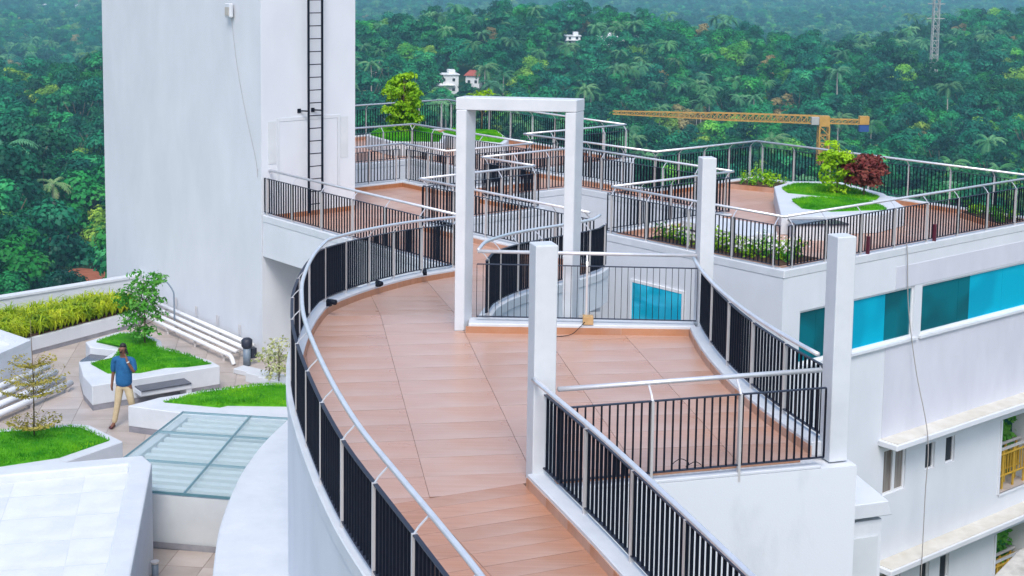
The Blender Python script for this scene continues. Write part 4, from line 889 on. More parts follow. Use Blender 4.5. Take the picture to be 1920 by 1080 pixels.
def tiered(name, label, loc, h, mat, seed, tiers, leaf=0.05):
    rg = random.Random(seed); t = thing(name, label, 'tree', loc); m = MB(); m.tube([(0, 0, -0.03), (0.01, 0, h * 0.5), (-0.02, 0, h)], [0.016, 0.011, 0.004], 6); P = []; N = []
    for z, r, k in tiers:
        for i in range(k):
            a = 6.283 * i / k + rg.uniform(-.4, .4); e = Vector((math.cos(a) * r, math.sin(a) * r, z + r * 0.33)); m.tube([(0, 0, z), (e.x * .5, e.y * .5, z + r * .10), e], [0.007, 0.005, 0.002], 4)
            for q in range(85):
                f = rg.uniform(0.2, 1.05); s = rg.uniform(-1, 1) * 0.17 * r / 0.5 * (0.35 + f); P.append((e.x * f - math.sin(a) * s, e.y * f + math.cos(a) * s, z + r * 0.33 * f ** 1.3 + rg.uniform(-.03, .03))); N.append((0, 0, 1))
    m.build('trunk', 'bark', t, True); link('crown', leaf_mesh('crown', P, N, leaf, mat, seed, 0.5, 0.5), t); return t
tiered('sapling', 'golden tiered sapling on the lawn at the left edge', (-8.90, 26.2, -3.40), 2.25, 'leaf_gold', 4, [(0.16, 0.48, 8), (0.78, 0.60, 7), (1.02, 0.62, 7), (1.35, 0.42, 5)], 0.06)
for k, (x, y, h, sd) in enumerate(((-5.35, 31.3, 0.95, 21), (-4.95, 30.2, 0.85, 22), (-4.75, 31.6, 0.7, 23))):
    garden_tree('variegated_shrub', ['cream and green shrub nearest the pump by the tower corner', 'cream and green shrub at the edge of the lawn by the curved wall', 'cream and green shrub tucked under the terrace by the curved wall'][k], (x, y, -3.98 if k != 1 else -3.43), h, 0.36, 0.1, 'leaf_variegated', 16, 16, 0.085, sd, 'round', 0.014, 'shrub', 0.5, group='variegated shrubs')
# planters on the roof terraces
FT = TZ
PT = uvpoly([(25.7, 21.5), (26.6, 20.85), (27.75, 20.30), (29.1, 20.5), (30.4, 22.1), (31.0, 24.0), (30.0, 24.75), (28.9, 24.45)])
pt_a = uvpoly([(28.35, 23.55), (28.72, 24.05), (29.7, 24.4), (30.45, 23.6), (29.75, 21.75), (29.35, 21.55), (28.8, 22.4)])
pt_b = uvpoly([(27.5, 22.7), (28.15, 22.7), (29.1, 21.6), (28.45, 20.55), (27.1, 21.15), (26.85, 21.85)])
planter('terrace_planter', 'white terrace planter with two lawns, purple-red shrub and lime shrub', PT, FT, -0.2, 'planters on the roof terraces', lawns=[pt_a, pt_b], base=False, seed=20)
p_ = uv(29.15, 22.55); garden_tree('lime_shrub', 'feathery lime shrub left of the purple-red shrub', (p_.x - 0.05, p_.y, -0.15), 1.32, 0.42, 0.0, 'leaf_lime', 44, 34, 0.11, 31, 'round', 0.02, 'shrub', 0.42)
p_ = uv(29.45, 22.05); garden_tree('purple_shrub', 'dense purple-red shrub on the terrace lawn below the crane', (p_.x + 0.03, p_.y, -0.15), 0.98, 0.50, 0.22, 'leaf_red', 52, 46, 0.12, 32, 'round', 0.025, 'shrub', 0.36)
tb = thing('terrace_bench', 'white bench with dark seat in front of the two-lawn planter', 'bench', (0, 0, 0))
q = uvpoly([(25.75, 21.3), (26.6, 20.75), (26.45, 20.2), (25.45, 20.85)]); m = MB(); m.prism(q, FT, -0.30); m.build('support', 'white_clean', tb); m = MB(); m.prism(off_poly(q, 0.03), -0.299, -0.255); m.build('seat', 'seat', tb)
wb = thing('seat_wall', 'long white seat wall with a dark band behind the flower bed', 'bench', (0, 0, 0))
q = uvpoly([(23.55, 22.6), (24.55, 22.5), (24.75, 20.9), (24.15, 20.3), (23.35, 20.45)]); m = MB(); m.prism(q, FT, -0.44); m.build('lower_block', 'white_clean', wb); m = MB(); m.prism(off_poly(q, 0.006), -0.439, -0.40); m.build('dark_band', 'navy', wb); m = MB(); m.prism(q, -0.399, -0.24); m.build('upper_block', 'white_clean', wb)
def bed(label, poly, z, n, seed, mats, petals=False, h=0.28, rim=True):
    t = thing('planting_bed', label, 'flower bed', (0, 0, 0), group='planting beds on the roof terraces')
    m = MB(); m.prism(poly, z, z + 0.13); m.build('edging', 'skirt', t); m = MB(); m.prism(off_poly(poly, -0.06), z + 0.13, z + 0.15); m.build('soil', 'soil', t)
    rg = random.Random(seed)
    for x, y in pts_in(off_poly(poly, -0.14), n, rg):
        hh = h * rg.uniform(0.6, 1.4); k = 34; P = []; N = []
        for i in range(k):
            a = rg.uniform(0, 6.283); r = rg.uniform(0, 0.16); zz = rg.uniform(0, hh); P.append((r * math.cos(a) * (0.5 + zz / hh), r * math.sin(a) * (0.5 + zz / hh), zz)); N.append((math.cos(a), math.sin(a), 0.8))
        o = link('plant', leaf_mesh('plant', P, N, 0.09, rg.choice(mats), rg.randint(0, 9999), 0.4), t, (x, y, z + 0.15))
        if petals and rg.random() < 0.55:
            P = [(rg.uniform(-.14, .14), rg.uniform(-.14, .14), hh * rg.uniform(0.5, 1.1)) for _ in range(12)]; link('blossom', leaf_mesh('blossom', P, [(0, -0.4, 1)] * 12, 0.06, 'petal', rg.randint(0, 9999), 0.9), o)
bed('flower bed of lime and white-flowering plants in the near corner of the right terrace', uvpoly([(22.50, 18.82), (22.38, 21.0), (22.35, 22.6), (22.95, 22.6), (23.3, 20.6), (23.6, 20.0), (23.9, 18.82)]), FT, 64, 41, ['leaf_lime', 'leaf_mid', 'leaf_lime'], True, 0.34)
bed('bed of small lime shrubs in the far corner of the right terrace', uvpoly([(29.7, 26.9), (31.05, 26.9), (31.05, 25.6), (30.2, 25.6)]), FT, 22, 42, ['leaf_lime', 'leaf_mid'], False, 0.3)
bed('bed of low green plants at the right edge of the far terrace', uvpoly([(30.5, 18.82), (31.65, 18.82), (31.6, 20.4), (31.2, 20.4)]), FT, 20, 43, ['leaf_mid', 'leaf_mid', 'leaf_lime'], False, 0.26)
Q1 = uvpoly([(25.6, 37.3), (26.9, 36.3), (28.1, 37.7), (28.8, 40.1), (27.4, 40.6), (25.9, 39.2)]); planter('terrace_planter', 'white planter around the bright lime shrub on the far left terrace', Q1, FT, -0.2, 'planters on the roof terraces', base=False, seed=51)
Q2 = uvpoly([(28.0, 36.0), (28.3, 35.0), (29.1, 35.7), (30.25, 37.7), (29.35, 39.1), (28.3, 38.4)]); planter('terrace_planter', 'white lawn planter seen behind the left leg of the portal frame', Q2, FT, -0.2, 'planters on the roof terraces', base=False, seed=55)
p_ = uv(27.2, 38.9); garden_tree('lime_tree', 'tall bright lime shrub on the far left terrace beside the tower', (p_.x, p_.y, -0.15), 2.08, 0.58, -0.1, 'leaf_lime', 90, 52, 0.13, 61, 'round', 0.03, 'shrub', 0.36)
p_ = uv(29.7, 37.9); garden_tree('bare_shrub', 'thin twiggy shrub behind the portal frame with lime top', (p_.x, p_.y, -0.15), 1.30, 0.42, 0.6, 'leaf_lime', 12, 18, 0.11, 62, 'round', 0.025, 'shrub', 0.45)
# small things on the walkway
jb = thing('junction_box', 'small beige box with a loose wire on the low kerb', 'box', (1.20, 21.45, 0.152)); m = MB(); m.box((0, 0, 0.065), (0.16, 0.14, 0.13)); bevel(m.build('case', 'cardboard', jb), 0.008)
m = MB(); m.tube(catmull([(-0.05, -0.071, 0.05), (-0.12, -0.10, -0.02), (-0.25, -0.16, -0.12), (-0.42, -0.2, -0.145), (-0.52, -0.19, -0.147)], 5), 0.006, 5); m.build('wire', 'black', jb, True)
for k, (x, y, lb_) in enumerate(((-2.86, 22.35, 'black spotlight on the outer kerb, nearest the camera'), (-2.33, 25.0, 'black spotlight on the outer kerb, middle of three'), (-1.62, 26.95, 'black spotlight on the outer kerb, nearest the portal frame'))):
    s = thing('spotlight', lb_, 'lamp', (x, y, z_back(x, y) + 0.152), R(-20 - 30 * k), group='spotlights on the outer kerb'); m = MB(); m.box((0, 0, 0.03), (0.07, 0.07, 0.06)); m.build('foot', 'black', s); m = MB(); m.tube([(-0.03, 0, 0.075), (0.13, -0.02, 0.075)], 0.042, 10); m.build('head', 'black', s, True)
m = MB(); m.tube(catmull([(1.85, 15.72, 0.006), (1.9, 15.76, 0.05), (1.98, 15.8, 0.07), (2.06, 15.78, 0.03), (2.02, 15.72, 0.008), (2.12, 15.74, 0.06), (2.2, 15.8, 0.008)], 5), 0.005, 5); tag(m.build('wire_coil', 'black', None, True), 'small coil of black wire lying at the front edge of the deck', 'wire')
for k, u in enumerate((25.0, 27.4)):
    m = MB(); c = uv(u, 18.52, -0.33); m.box(c, (0.06, 0.06, 0.42), AU); tag(m.build('stub_post', 'maroon'), ['dark stub post on the facade kerb, the left one', 'dark stub post on the facade kerb, the right one'][k], 'post', 'stub posts on the facade kerb')

# ------------------------------------------------------------------ the man on the phone
def skin_body(name, nodes, edges, mat, parent, sub=2, smooth=True):
    """nodes: list of (x,y,z,radius or (rx,ry)); a Skin + Subdivision surface turned into a mesh"""
    me = bpy.data.meshes.new(name); me.from_pydata([n[:3] for n in nodes], edges, []); o = bpy.data.objects.new(name, me); C.objects.link(o)
    sk_ = o.modifiers.new('skin', 'SKIN'); sk_.use_smooth_shade = True
    for i, n in enumerate(nodes):
        r = n[3]; me.skin_vertices[0].data[i].radius = r if hasattr(r, '__len__') else (r, r)
    me.skin_vertices[0].data[0].use_root = True
    o.modifiers.new('sub', 'SUBSURF').levels = sub; o.modifiers['sub'].render_levels = sub
    dg = bpy.context.evaluated_depsgraph_get(); ev = o.evaluated_get(dg); nm = bpy.data.meshes.new_from_object(ev)
    bpy.data.objects.remove(o); nm.name = name; nm.materials.clear(); nm.materials.append(M[mat])
    for p in nm.polygons: p.use_smooth = smooth
    return link(name, nm, parent)
man = thing('person', 'man in blue shirt and khaki trousers walking while holding a phone to his ear', 'person', (-7.86, 28.62, LZ), R(-8))
nodes = [(0, 0, .95, .075), (0, 0, 1.10, .075), (0, .0, 1.28, (.09, .07)), (0, .0, 1.42, (.06, .05)), (0, -.01, 1.50, .052), (0, -.03, 1.565, .066), (0, -.04, 1.63, (.078, .095)), (0, -.035, 1.70, (.07, .085)),
  (-.18, .0, 1.40, .040), (-.235, .03, 1.13, .038), (-.25, -.01, .90, .027), (-.252, -.02, .845, (.022, .036)),
  (.18, .0, 1.40, .040), (.265, -.09, 1.18, .040), (.155, -.17, 1.42, .027), (.125, -.15, 1.49, (.022, .034)),
  (-.09, 0, .90, .085), (-.115, -.05, .52, .056), (-.18, -.10, .10, .036), (-.20, -.22, .035, .036),
  (.09, 0, .90, .085), (.155, .0, .52, .056), (.19, .20, .15, .036), (.20, .10, .05, .036)]
edges = [(0, 1), (1, 2), (2, 3), (3, 4), (4, 5), (5, 6), (6, 7), (3, 8), (8, 9), (9, 10), (10, 11), (3, 12), (12, 13), (13, 14), (14, 15), (0, 16), (16, 17), (17, 18), (18, 19), (0, 20), (20, 21), (21, 22), (22, 23)]
def fingers(w, dirv, spread, bend, ln):
    """four fingers and a thumb rooted in the palm vertex w"""
    base = Vector(nodes[w][:3]); d = Vector(dirv).normalized(); s = Vector(spread).normalized(); b = Vector(bend).normalized()
    for k, l in enumerate((0.85, 1.0, 0.94, 0.75)):
        r0 = base + s * ((k - 1.5) * 0.017) + d * 0.03; i = len(nodes)
        p1 = r0 + d * (0.030 * l); p2 = p1 + (d + b * 0.6).normalized() * 0.025 * l; p3 = p2 + (d + b * 1.3).normalized() * 0.02 * l
        nodes.extend([(*p1, .0095), (*p2, .009), (*p3, .0075)]); edges.extend([(w, i), (i, i + 1), (i + 1, i + 2)])
    i = len(nodes); t0 = base - s * 0.035 + d * 0.005; t1 = t0 + (d - s * 0.7 + b * 0.5).normalized() * 0.032
    nodes.extend([(*t0, .011), (*t1, .009)]); edges.extend([(w, i), (i, i + 1)])
fingers(11, (0, -0.05, -1), (0, 1, 0), (0.6, -0.2, 0), 1.0)
fingers(15, (-0.35, 0.25, 1), (0.3, -1, 0.2), (-1, 0.1, 0), 1.0)
body = skin_body('body', nodes, edges, 'skin', man)
sh_n = [(0, 0, .83, (.185, .15)), (0, 0, .98, (.185, .15)), (0, 0, 1.18, (.18, .14)), (0, .0, 1.34, (.185, .125)), (0, .0, 1.43, (.105, .085)), (0, -.005, 1.475, .062),
  (-.19, .0, 1.415, .075), (-.225, .02, 1.24, .066), (-.236, .03, 1.12, .060), (.19, .0, 1.415, .075), (.238, -.05, 1.28, .068), (.268, -.09, 1.19, .062)]
skin_body('shirt', sh_n, [(0, 1), (1, 2), (2, 3), (3, 4), (4, 5), (4, 6), (6, 7), (7, 8), (4, 9), (9, 10), (10, 11)], 'shirt', man)
tr_n = [(0, 0, .965, (.135, .11)), (0, 0, .91, (.14, .115)), (-.085, -.005, .84, .098), (-.105, -.035, .66, .082), (-.118, -.055, .50, .070), (-.152, -.08, .28, .062), (-.182, -.105, .085, .056),
  (.085, 0, .84, .098), (.125, .0, .66, .082), (.157, .0, .51, .070), (.175, .10, .30, .062), (.19, .19, .14, .056)]
skin_body('trousers', tr_n, [(0, 1), (1, 2), (2, 3), (3, 4), (4, 5), (5, 6), (1, 7), (7, 8), (8, 9), (9, 10), (10, 11)], 'trousers', man)
for x, y, z, dy in ((-.19, -.15, 0.0, -.11), (.195, .16, 0.02, -.11)):
    skin_body('sandal', [(x, y + .09, z + .035, (.04, .034)), (x - .006, y + .01, z + .045, (.042, .04)), (x - .014, y + dy, z + .03, (.044, .026))], [(0, 1), (1, 2)], 'shoe', man, 2)
hp_, hn_ = [], []
hr = skin_body('hair', [(0, .055, 1.60, .045), (0, .03, 1.66, (.075, .07)), (0, -.02, 1.715, (.072, .075)), (0, -.085, 1.715, (.055, .035))], [(0, 1), (1, 2), (2, 3)], 'hair', man, 2)
m = MB()
for x in (-.03, .03): m.tube([(x, -.128, 1.648), (x, -.136, 1.648)], [.011, .007], 8)
m.build('eye', 'hair', man, True)
skin_body('nose', [(0, -.118, 1.645, .010), (0, -.145, 1.612, .014)], [(0, 1)], 'skin', man, 1)
m = MB(); m.tube([(-.025, -.124, 1.585), (0, -.131, 1.583), (.025, -.124, 1.585)], .006, 6); m.build('mouth', 'shoe', man, True)
for x in (-.083, .083): skin_body('ear', [(x, -.03, 1.655, .013), (x, -.025, 1.61, .010)], [(0, 1)], 'skin', man, 1)
m = MB(); m.box((0, 0, 0), (0.045, 0.018, 0.02)); m.build('moustache', 'hair', man).location = (0, -.128, 1.597)
m = MB(); m.tube([(.168, -.163, 1.40), (.160, -.166, 1.42)], .033, 10); m.build('watch', 'watch', man, True)
m = MB(); m.box((0, 0, 0), (0.012, 0.07, 0.145)); ph = bevel(m.build('phone', 'phone'), 0.004); tag(ph, 'black phone held to the walking man\'s ear', 'phone')
ph.matrix_world = Matrix.Translation(Vector((-7.86, 28.62, LZ))) @ Matrix.Rotation(R(-8), 4, 'Z') @ Matrix.Translation(Vector((0.098, -0.065, 1.60))) @ Matrix.Rotation(R(-12), 4, 'Y') @ Matrix.Rotation(R(22), 4, 'X')

# ------------------------------------------------------------------ far things: crane, pylon, houses
cr = thing('tower_crane', 'yellow tower crane with a long jib rising beyond the right terrace', 'crane', (71.9, 330.0, 0))
def lattice(mb, a, b, w0, w1, n, r, up=(0, 0, 1)):
    a, b = Vector(a), Vector(b); d = (b - a).normalized(); s = d.cross(Vector(up)).normalized(); u = s.cross(d); cs = [(-1, -1), (1, -1), (1, 1), (-1, 1)]
    P = [[a.lerp(b, i / n) + (s * c[0] + u * c[1]) * (w0 + (w1 - w0) * i / n) / 2 for c in cs] for i in range(n + 1)]
    for k in range(4): mb.obox(P[0][k], P[n][k], r, r)
    for i in range(n):
        for k in range(4):
            q = (k + 1) % 4; mb.obox(P[i][k], P[i + 1][q] if i % 2 else P[i + 1][q], r * 0.6, r * 0.6); mb.obox(P[i][k], P[i][q], r * 0.6, r * 0.6)
    return mb
m = MB(); lattice(m, (0, 0, -60), (0, 0, -32.6), 2.2, 2.2, 14, 0.34, (0, 1, 0)); m.build('mast', 'crane', cr)
m = MB(); lattice(m, (-1.2, 0, -31.1), (-26, 0, -30.6), 1.7, 1.6, 18, 0.22); lattice(m, (-26, 0, -30.6), (-48.7, 0, -30.1), 1.4, 0.7, 18, 0.18); m.build('jib', 'crane', cr)
m = MB(); lattice(m, (1.2, 0, -31.4), (8.6, 0, -31.5), 1.0, 1.0, 5, 0.22); m.build('counter_jib', 'crane', cr)
m = MB(); m.box((9.2, 0, -31.1), (2.2, 1.6, 1.9)); m.build('winch_box', 'crane', cr); m = MB(); m.box((9.2, 0, -32.9), (2.2, 1.4, 1.6)); m.build('counterweight', 'crane_blue', cr)
m = MB(); m.box((0, 0, -31.4), (2.4, 2.2, 2.4)); m.build('slewing_head', 'crane', cr); m = MB(); m.box((-2.2, -0.6, -31.3), (1.8, 1.5, 1.9)); bevel(m.build('cab', 'house_grey', cr), 0.1)
py = thing('pylon', 'slim grey lattice mast standing in the forest on the right hill', 'mast', (144.6, 494.0, 0))
m = MB(); lattice(m, (0, 0, -44), (0, 0, -4), 2.2, 1.8, 16, 0.26, (0, 1, 0)); m.build('mast', 'house_grey', py)
m = MB()
for z in (-14, -9): m.obox((-3, 0, z), (3, 0, z), 0.3, 0.3)
m.build('cross_arm', 'house_grey', py)
CLEAR = []
def house(label, x, y, z, w, d, h, roof, wallm, rz=0.0, storeys=2, par=True):
    t = thing('house', label, 'house', (x, y, z), rz, group='houses in the forest'); m = MB(); m.box((0, 0, h / 2 - 2.5), (w, d, h + 5)); m.build('wall', wallm, t)
    if roof == 'flat':
        m = MB(); m.box((0, 0, h + 0.15), (w + 0.8, d + 0.8, 0.3)); m.build('roof', wallm, t)
        m = MB(); m.box((w * 0.2, 0, h + 0.9), (w * 0.35, d * 0.5, 1.5)); m.build('roof_tank', wallm, t)
        m = MB(); m.box((-w * 0.15, -d / 2 - 0.6, h * 0.48), (w * 0.9, 1.3, 0.25)); m.build('balcony', wallm, t)
    else:
        m = MB(); hw, hd = w / 2 + 0.6, d / 2 + 0.6; m.add([(-hw, -hd, h), (hw, -hd, h), (hw, hd, h), (-hw, hd, h), (-hw * .5, 0, h + 1.8), (hw * .5, 0, h + 1.8)], [(3, 2, 1, 0), (0, 1, 5, 4), (2, 3, 4, 5), (1, 2, 5), (3, 0, 4)]); m.build('roof', 'roof_red', t)
    for s in range(storeys):
        for k in range(max(2, int(w / 2.6))):
            xx = -w / 2 + (k + 0.5) * w / max(2, int(w / 2.6)); m = MB(); m.box((xx, -d / 2 - 0.03, h / storeys * (s + 0.5)), (0.9, 0.08, 1.0)); m.build('window', 'interior', t)
    CLEAR.append((x, y, w * 0.75 + 2)); return t
house('two-storey white house with flat roof in the forest above the far left terrace', -22.0, 482.0, -41.0, 6.6, 6.0, 6.5, 'flat', 'house', 0.25)
house('small house with a red tiled roof above the portal frame', -13.2, 491.5, -39.5, 4.8, 5.0, 4.0, 'hip', 'house', -0.2, 1)
house('white house left of the white building row on the ridge', 23.7, 575.0, -29.2, 5.6, 5.0, 3.0, 'flat', 'house', 0.1)
house('long white building on the ridge at top centre', 37.5, 575.0, -28.9, 8.5, 5.0, 2.5, 'flat', 'house', 0.0)
house('low white building at the right end of the ridge row', 47.3, 576.0, -29.0, 7.5, 5.0, 2.2, 'flat', 'house', -0.1, 1)
house('grey unpainted wall house behind the far left railing', -35.9, 428.0, -45.5, 6.5, 5.0, 4.5, 'flat', 'house_grey', 0.1, 1)
house('pale flat-roofed house left of the lime shrub in the forest', -47.1, 493.0, -38.0, 4.6, 5.0, 5.5, 'flat', 'house_grey', 0.2, 1)
house('tiny white house at the top edge, centre right', 164.7, 2380.0, -78.0, 12.0, 9.0, 9.0, 'flat', 'house', 0.0)
house('tiny white house at the top left, the left one of two', -614.0, 1884.0, -77.0, 11.0, 9.0, 9.0, 'flat', 'house', 0.0)
house('tiny white house at the top left, the right one of two', -570.0, 1884.0, -77.0, 11.0, 9.0, 9.0, 'flat', 'house', 0.0)
# bare red earth among the trees at the far left
rs = MB(); pts_ = [(-82, 240), (-66, 238), (-60, 246), (-66, 256), (-78, 257), (-85, 249)]; rs.add([(x, y, terr(x, y) + 0.6) for x, y in pts_] + [(-73, 248, terr(-73, 248) + 1.5)], [(i, (i + 1) % 6, 6) for i in range(6)])
tag(rs.build('red_earth', 'redsoil', None, True), kind='structure')


# ------------------------------------------------------------------ forest
def broad_crown(seed, rx, h, mat, n=26, per=125, leaf=0.52, shape='round'):
    cs = crown_centres(rx * 0.82, h * 0.72, h * 0.26, n, seed, shape); rg = random.Random(seed)
    P, N = clump_points(cs, [rx * 0.38 * rg.uniform(0.7, 1.35) for _ in cs], per, seed, 0.8)
    return leaf_mesh('crown', P, N, leaf, mat, seed, 0.75, 0.22)
def palm_crown(seed, h, mat):
    rg = random.Random(seed); b = MB()
    for k in range(17):
        a = 6.283 * k / 17 + rg.uniform(-.2, .2); el = rg.uniform(-0.25, 1.1); L_ = rg.uniform(2.9, 3.8); d = Vector((math.cos(a), math.sin(a), 0)); s = Vector((-d.y, d.x, 0)); prev = None
        p = Vector((0, 0, h)); ang = el
        for i in range(7):
            q = p + (d * math.cos(ang) + Vector((0, 0, math.sin(ang)))) * (L_ / 7); ang -= 0.26; wd = 0.62 * math.sin(math.pi * (i + 0.6) / 7.6) + 0.08
            for sg in (-1, 1):
                e0 = p + s * sg * wd * 0.9 + Vector((0, 0, -wd * 0.55)); m_ = p.lerp(q, 0.55)
                b.add([p, m_, e0 + (q - p) * 0.75], [(0, 1, 2)]); b.add([m_, q, e0 + (q - p) * 1.15], [(0, 1, 2)])
            p = q
    me = bpy.data.meshes.new('crown'); me.from_pydata(b.v, [], b.f); me.materials.append(M[mat]); return me
def trunk_mesh(h, r, mat, seed, palm=False):
    rg = random.Random(seed); m = MB()
    if palm: m.tube([(0, 0, -1.5), (0.15, 0, h * 0.4), (0.0, 0.1, h * 0.8), (0, 0, h)], [r * 1.25, r, r * 0.85, r * 0.8], 6)
    else:
        m.tube([(0, 0, -2), (0.1, 0, h * 0.3), (0, 0.1, h * 0.62)], [r * 1.3, r, r * 0.5], 6)
        for k in range(5):
            a = rg.uniform(0, 6.283); m.tube([(0, 0, h * rg.uniform(0.25, 0.5)), (math.cos(a) * h * 0.17, math.sin(a) * h * 0.17, h * 0.62), (math.cos(a) * h * 0.26, math.sin(a) * h * 0.26, h * 0.8)], [r * 0.5, r * 0.35, r * 0.12], 5)
    return m.mesh('trunk', mat, True)
KINDS = []   # name, crown mesh, trunk mesh, label, weight
def kind(name, cm, tm_, label, w_): KINDS.append((name, cm, tm_, label, w_))
kind('forest_tree', broad_crown(101, 4.3, 10.0, 'f_dark'), trunk_mesh(10.0, 0.24, 'bark', 1), 'dark green broad-crowned tree in the forest beyond the terraces', 5)
kind('forest_tree', broad_crown(102, 3.8, 11.5, 'f_dark', 28), trunk_mesh(11.5, 0.24, 'bark', 2), 'dark green upright tree in the forest beyond the terraces', 5)
kind('forest_tree', broad_crown(103, 4.6, 9.5, 'f_mid'), trunk_mesh(9.5, 0.24, 'bark', 3), 'mid green spreading tree in the forest beyond the terraces', 5)
kind('forest_tree', broad_crown(104, 3.5, 10.5, 'f_mid', 24), trunk_mesh(10.5, 0.22, 'bark', 4), 'mid green rounded tree in the forest beyond the terraces', 5)
kind('forest_tree', broad_crown(105, 3.9, 9.5, 'f_light'), trunk_mesh(9.5, 0.22, 'bark', 5), 'light yellow-green tree in the forest beyond the terraces', 1.9)
kind('forest_tree', broad_crown(106, 3.2, 8.5, 'f_dry', 20), trunk_mesh(8.5, 0.2, 'bark', 6), 'pale tan flowering tree in the forest beyond the terraces', 0.45)
kind('coconut_palm', palm_crown(107, 11.5, 'f_palm'), trunk_mesh(11.5, 0.16, 'palm_bark', 7, True), 'coconut palm with arching fronds in the forest beyond the terraces', 2.4)
kind('coconut_palm', palm_crown(108, 9.5, 'f_palm'), trunk_mesh(9.5, 0.16, 'palm_bark', 8, True), 'shorter coconut palm with arching fronds in the forest', 2.4)
rg = random.Random(77); TREES = []
def cam_px(x, y, z):
    q = cam.matrix_world.inverted() @ Vector((x, y, z)); return 960 + FPX * q.x / -q.z, 228 - FPX * q.y / -q.z
INV = cam.matrix_world.inverted()
y = 70.0
while y < 2750:
    s = 6.6 if y < 480 else (7.0 if y < 700 else (9.0 if y < 1000 else (11.0 if y < 1700 else 14.0))); x = -0.46 * y - 15
    while x < 0.47 * y + (15 if y > 196 else 40):
        xx = x + rg.uniform(-.45, .45) * s; yy = y + rg.uniform(-.45, .45) * s; x += s
        if yy < 196 and xx < 0.375 * yy + 9: continue      # the building's own plot
        if any(abs(xx - cx * yy / cy) < cr_ and cy - 10 - (0.05 if 470 < cy < 610 else 0.025) * cy < yy < cy + cr_ * 0.9 for cx, cy, cr_ in CLEAR): continue
        if abs(xx - 71.9) < 3 and abs(yy - 330) < 3: continue
        if abs(xx + 85.3 * yy / 265) < 5.5 and 222 < yy < 276: continue
        if abs(xx + 71.0 * yy / 246) < 5.0 and 205 < yy < 255: continue
        # patchwork of stands: palms gather in groves, light trees on the crests
        g = math.sin(xx * 0.021 + 1.7) * math.cos(yy * 0.013 + 0.4) + 0.5 * math.sin(xx * 0.05 + yy * 0.037)
        ws = [k[4] for k in KINDS]
        if g > 0.25: ws[6] *= 3.0; ws[7] *= 3.0
        else: ws[6] *= 0.35; ws[7] *= 0.35
        if g < -0.4: ws[4] *= 1.8; ws[2] *= 1.6
        if yy < 400 and xx < -30: ws[6] = ws[7] = 0.1; ws[4] *= 1.5
        k = rg.choices(range(len(KINDS)), ws)[0]; sc_ = rg.choice((0.62, 0.8, 0.95, 1.05, 1.2, 1.45)) * rg.uniform(0.92, 1.08) * (1.0 if y < 700 else 1.25) * (1.3 if yy < 330 and xx < -30 else 1.0)
        TREES.append((xx, yy, terr(xx, yy) - 0.3, k, sc_, rg.uniform(0, 6.283)))
    y += s * 0.92
near = []
for i, t in enumerate(TREES):
    if t[1] > 460: continue
    q = INV @ Vector((t[0], t[1], t[2] + 7 * t[4])); px, pyy = 960 + FPX * q.x / -q.z, 228 - FPX * q.y / -q.z
    vis = (-10 < px < 205 and pyy < 560) or (655 < px < 1000 and pyy < 235) or (1000 <= px < 1930 and pyy < 290 + 0.05 * (px - 1000))
    if vis: near.append((t[1] / t[4], i))
near.sort(); chosen = set(i for _, i in near[:299])
PROTO = {}
# the lone tall palm on the left
lp2 = thing('coconut_palm', 'tall lone coconut palm with a pale bare trunk at the left', 'palm', (-85.3, 265.0, terr(-85.3, 265) - 0.2)); o = link('trunk', trunk_mesh(13.0, 0.30, 'palm_bark', 9, True), lp2); o2 = link('crown', palm_crown(109, 13.0, 'f_palm_pale'), lp2); lp2.scale = (1.25, 1.25, 1.12)
for i in sorted(chosen):
    x, y, z, k, s, a = TREES[i]; nm, cm, tm_, lb_, _ = KINDS[k]
    t = thing(nm, lb_, 'palm' if 'palm' in nm else 'tree', (x, y, z), a, group='trees of the forest, kind: ' + ' '.join(lb_.split()[:4])); t.scale = (s, s, s)
    link('trunk', tm_, t); c_ = link('crown', cm, t); PROTO.setdefault(k, c_)
for k in range(len(KINDS)):
    if k not in PROTO:
        for i, t_ in enumerate(TREES):
            if t_[3] == k and i not in chosen and t_[1] < 500:
                chosen.add(i); nm, cm, tm_, lb_, _ = KINDS[k]; t = thing(nm, lb_, 'palm' if 'palm' in nm else 'tree', t_[:3], t_[5], group='trees of the forest, kind: ' + ' '.join(lb_.split()[:4])); t.scale = (t_[4],) * 3
                link('trunk', tm_, t); PROTO[k] = link('crown', cm, t); break
rest = [t for i, t in enumerate(TREES) if i not in chosen]
me = bpy.data.meshes.new('forest'); me.vertices.add(len(rest)); me.vertices.foreach_set('co', np.array([t[:3] for t in rest], float).reshape(-1))
for nm, ty, val in (('kind_id', 'INT', [t[3] for t in rest]), ('size', 'FLOAT', [t[4] for t in rest]), ('turn', 'FLOAT', [t[5] for t in rest])):
    at_ = me.attributes.new(nm, ty, 'POINT'); at_.data.foreach_set('value', val)
fo_ = link('forest', me); tag(fo_, 'dense tropical forest covering the hills behind', 'forest', kind='stuff')
ng = bpy.data.node_groups.new('forest_scatter', 'GeometryNodeTree'); ng.interface.new_socket('Geometry', in_out='INPUT', socket_type='NodeSocketGeometry'); ng.interface.new_socket('Geometry', in_out='OUTPUT', socket_type='NodeSocketGeometry')
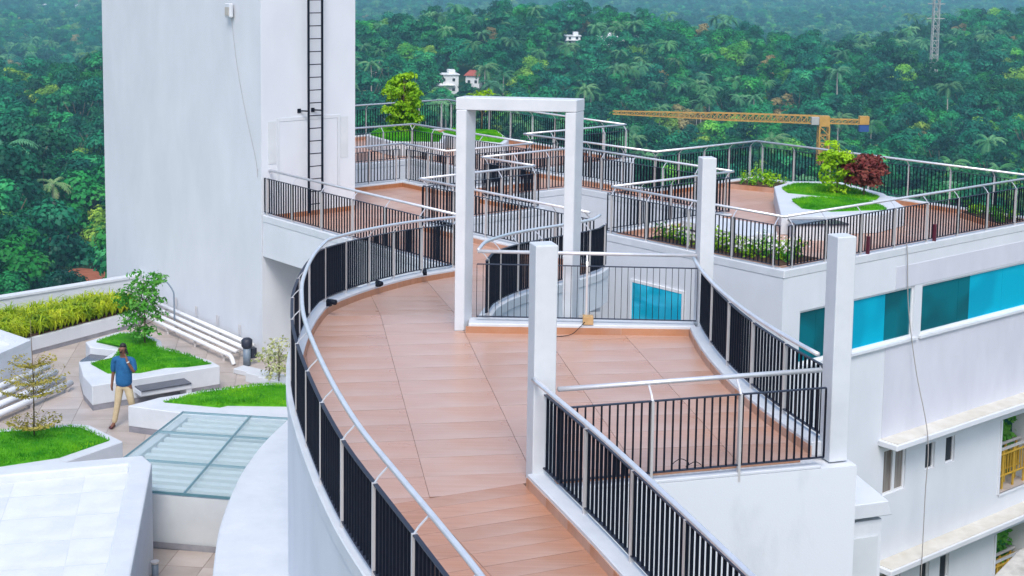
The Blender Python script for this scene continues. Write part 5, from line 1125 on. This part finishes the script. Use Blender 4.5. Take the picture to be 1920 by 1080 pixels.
gi = ng.nodes.new('NodeGroupInput'); go = ng.nodes.new('NodeGroupOutput'); L = ng.links.new; cur = None; jn = ng.nodes.new('GeometryNodeJoinGeometry')
def attr(nm, ty):
    a = ng.nodes.new('GeometryNodeInputNamedAttribute'); a.data_type = ty; a.inputs['Name'].default_value = nm; return a.outputs['Attribute']
aid = attr('kind_id', 'INT'); asz = attr('size', 'FLOAT'); atn = attr('turn', 'FLOAT')
for k in sorted(PROTO):
    cmp_ = ng.nodes.new('FunctionNodeCompare'); cmp_.data_type = 'INT'; cmp_.operation = 'EQUAL'; L(aid, cmp_.inputs[2]); cmp_.inputs[3].default_value = k
    oi = ng.nodes.new('GeometryNodeObjectInfo'); oi.transform_space = 'ORIGINAL'; oi.inputs['Object'].default_value = PROTO[k]; oi.inputs['As Instance'].default_value = True
    ip_ = ng.nodes.new('GeometryNodeInstanceOnPoints'); cx = ng.nodes.new('ShaderNodeCombineXYZ'); L(atn, cx.inputs[2]); er = ng.nodes.new('FunctionNodeEulerToRotation'); L(cx.outputs[0], er.inputs[0])
    L(gi.outputs[0], ip_.inputs['Points']); L(cmp_.outputs[0], ip_.inputs['Selection']); L(oi.outputs['Geometry'], ip_.inputs['Instance']); L(er.outputs[0], ip_.inputs['Rotation']); L(asz, ip_.inputs['Scale']); L(ip_.outputs[0], jn.inputs[0])
L(jn.outputs[0], go.inputs[0]); fo_.modifiers.new('scatter', 'NODES').node_group = ng

# ------------------------------------------------------------------ haze: one box of pale air round everything
HAZE = 0.00032
hz = MB(); hz.box((0, 1750, 40), (3600, 4000, 330)); m_ = bpy.data.materials.new('haze_air'); m_.use_nodes = True; t_ = m_.node_tree; t_.nodes.clear()
ov = t_.nodes.new('ShaderNodeOutputMaterial'); pv = t_.nodes.new('ShaderNodeVolumePrincipled'); pv.inputs['Color'].default_value = (0.34, 0.74, 0.92, 1); pv.inputs['Density'].default_value = HAZE; pv.inputs['Anisotropy'].default_value = 0.0
t_.links.new(pv.outputs[0], ov.inputs['Volume'])
ho = hz.build('haze', m_); tag(ho, kind='stuff')
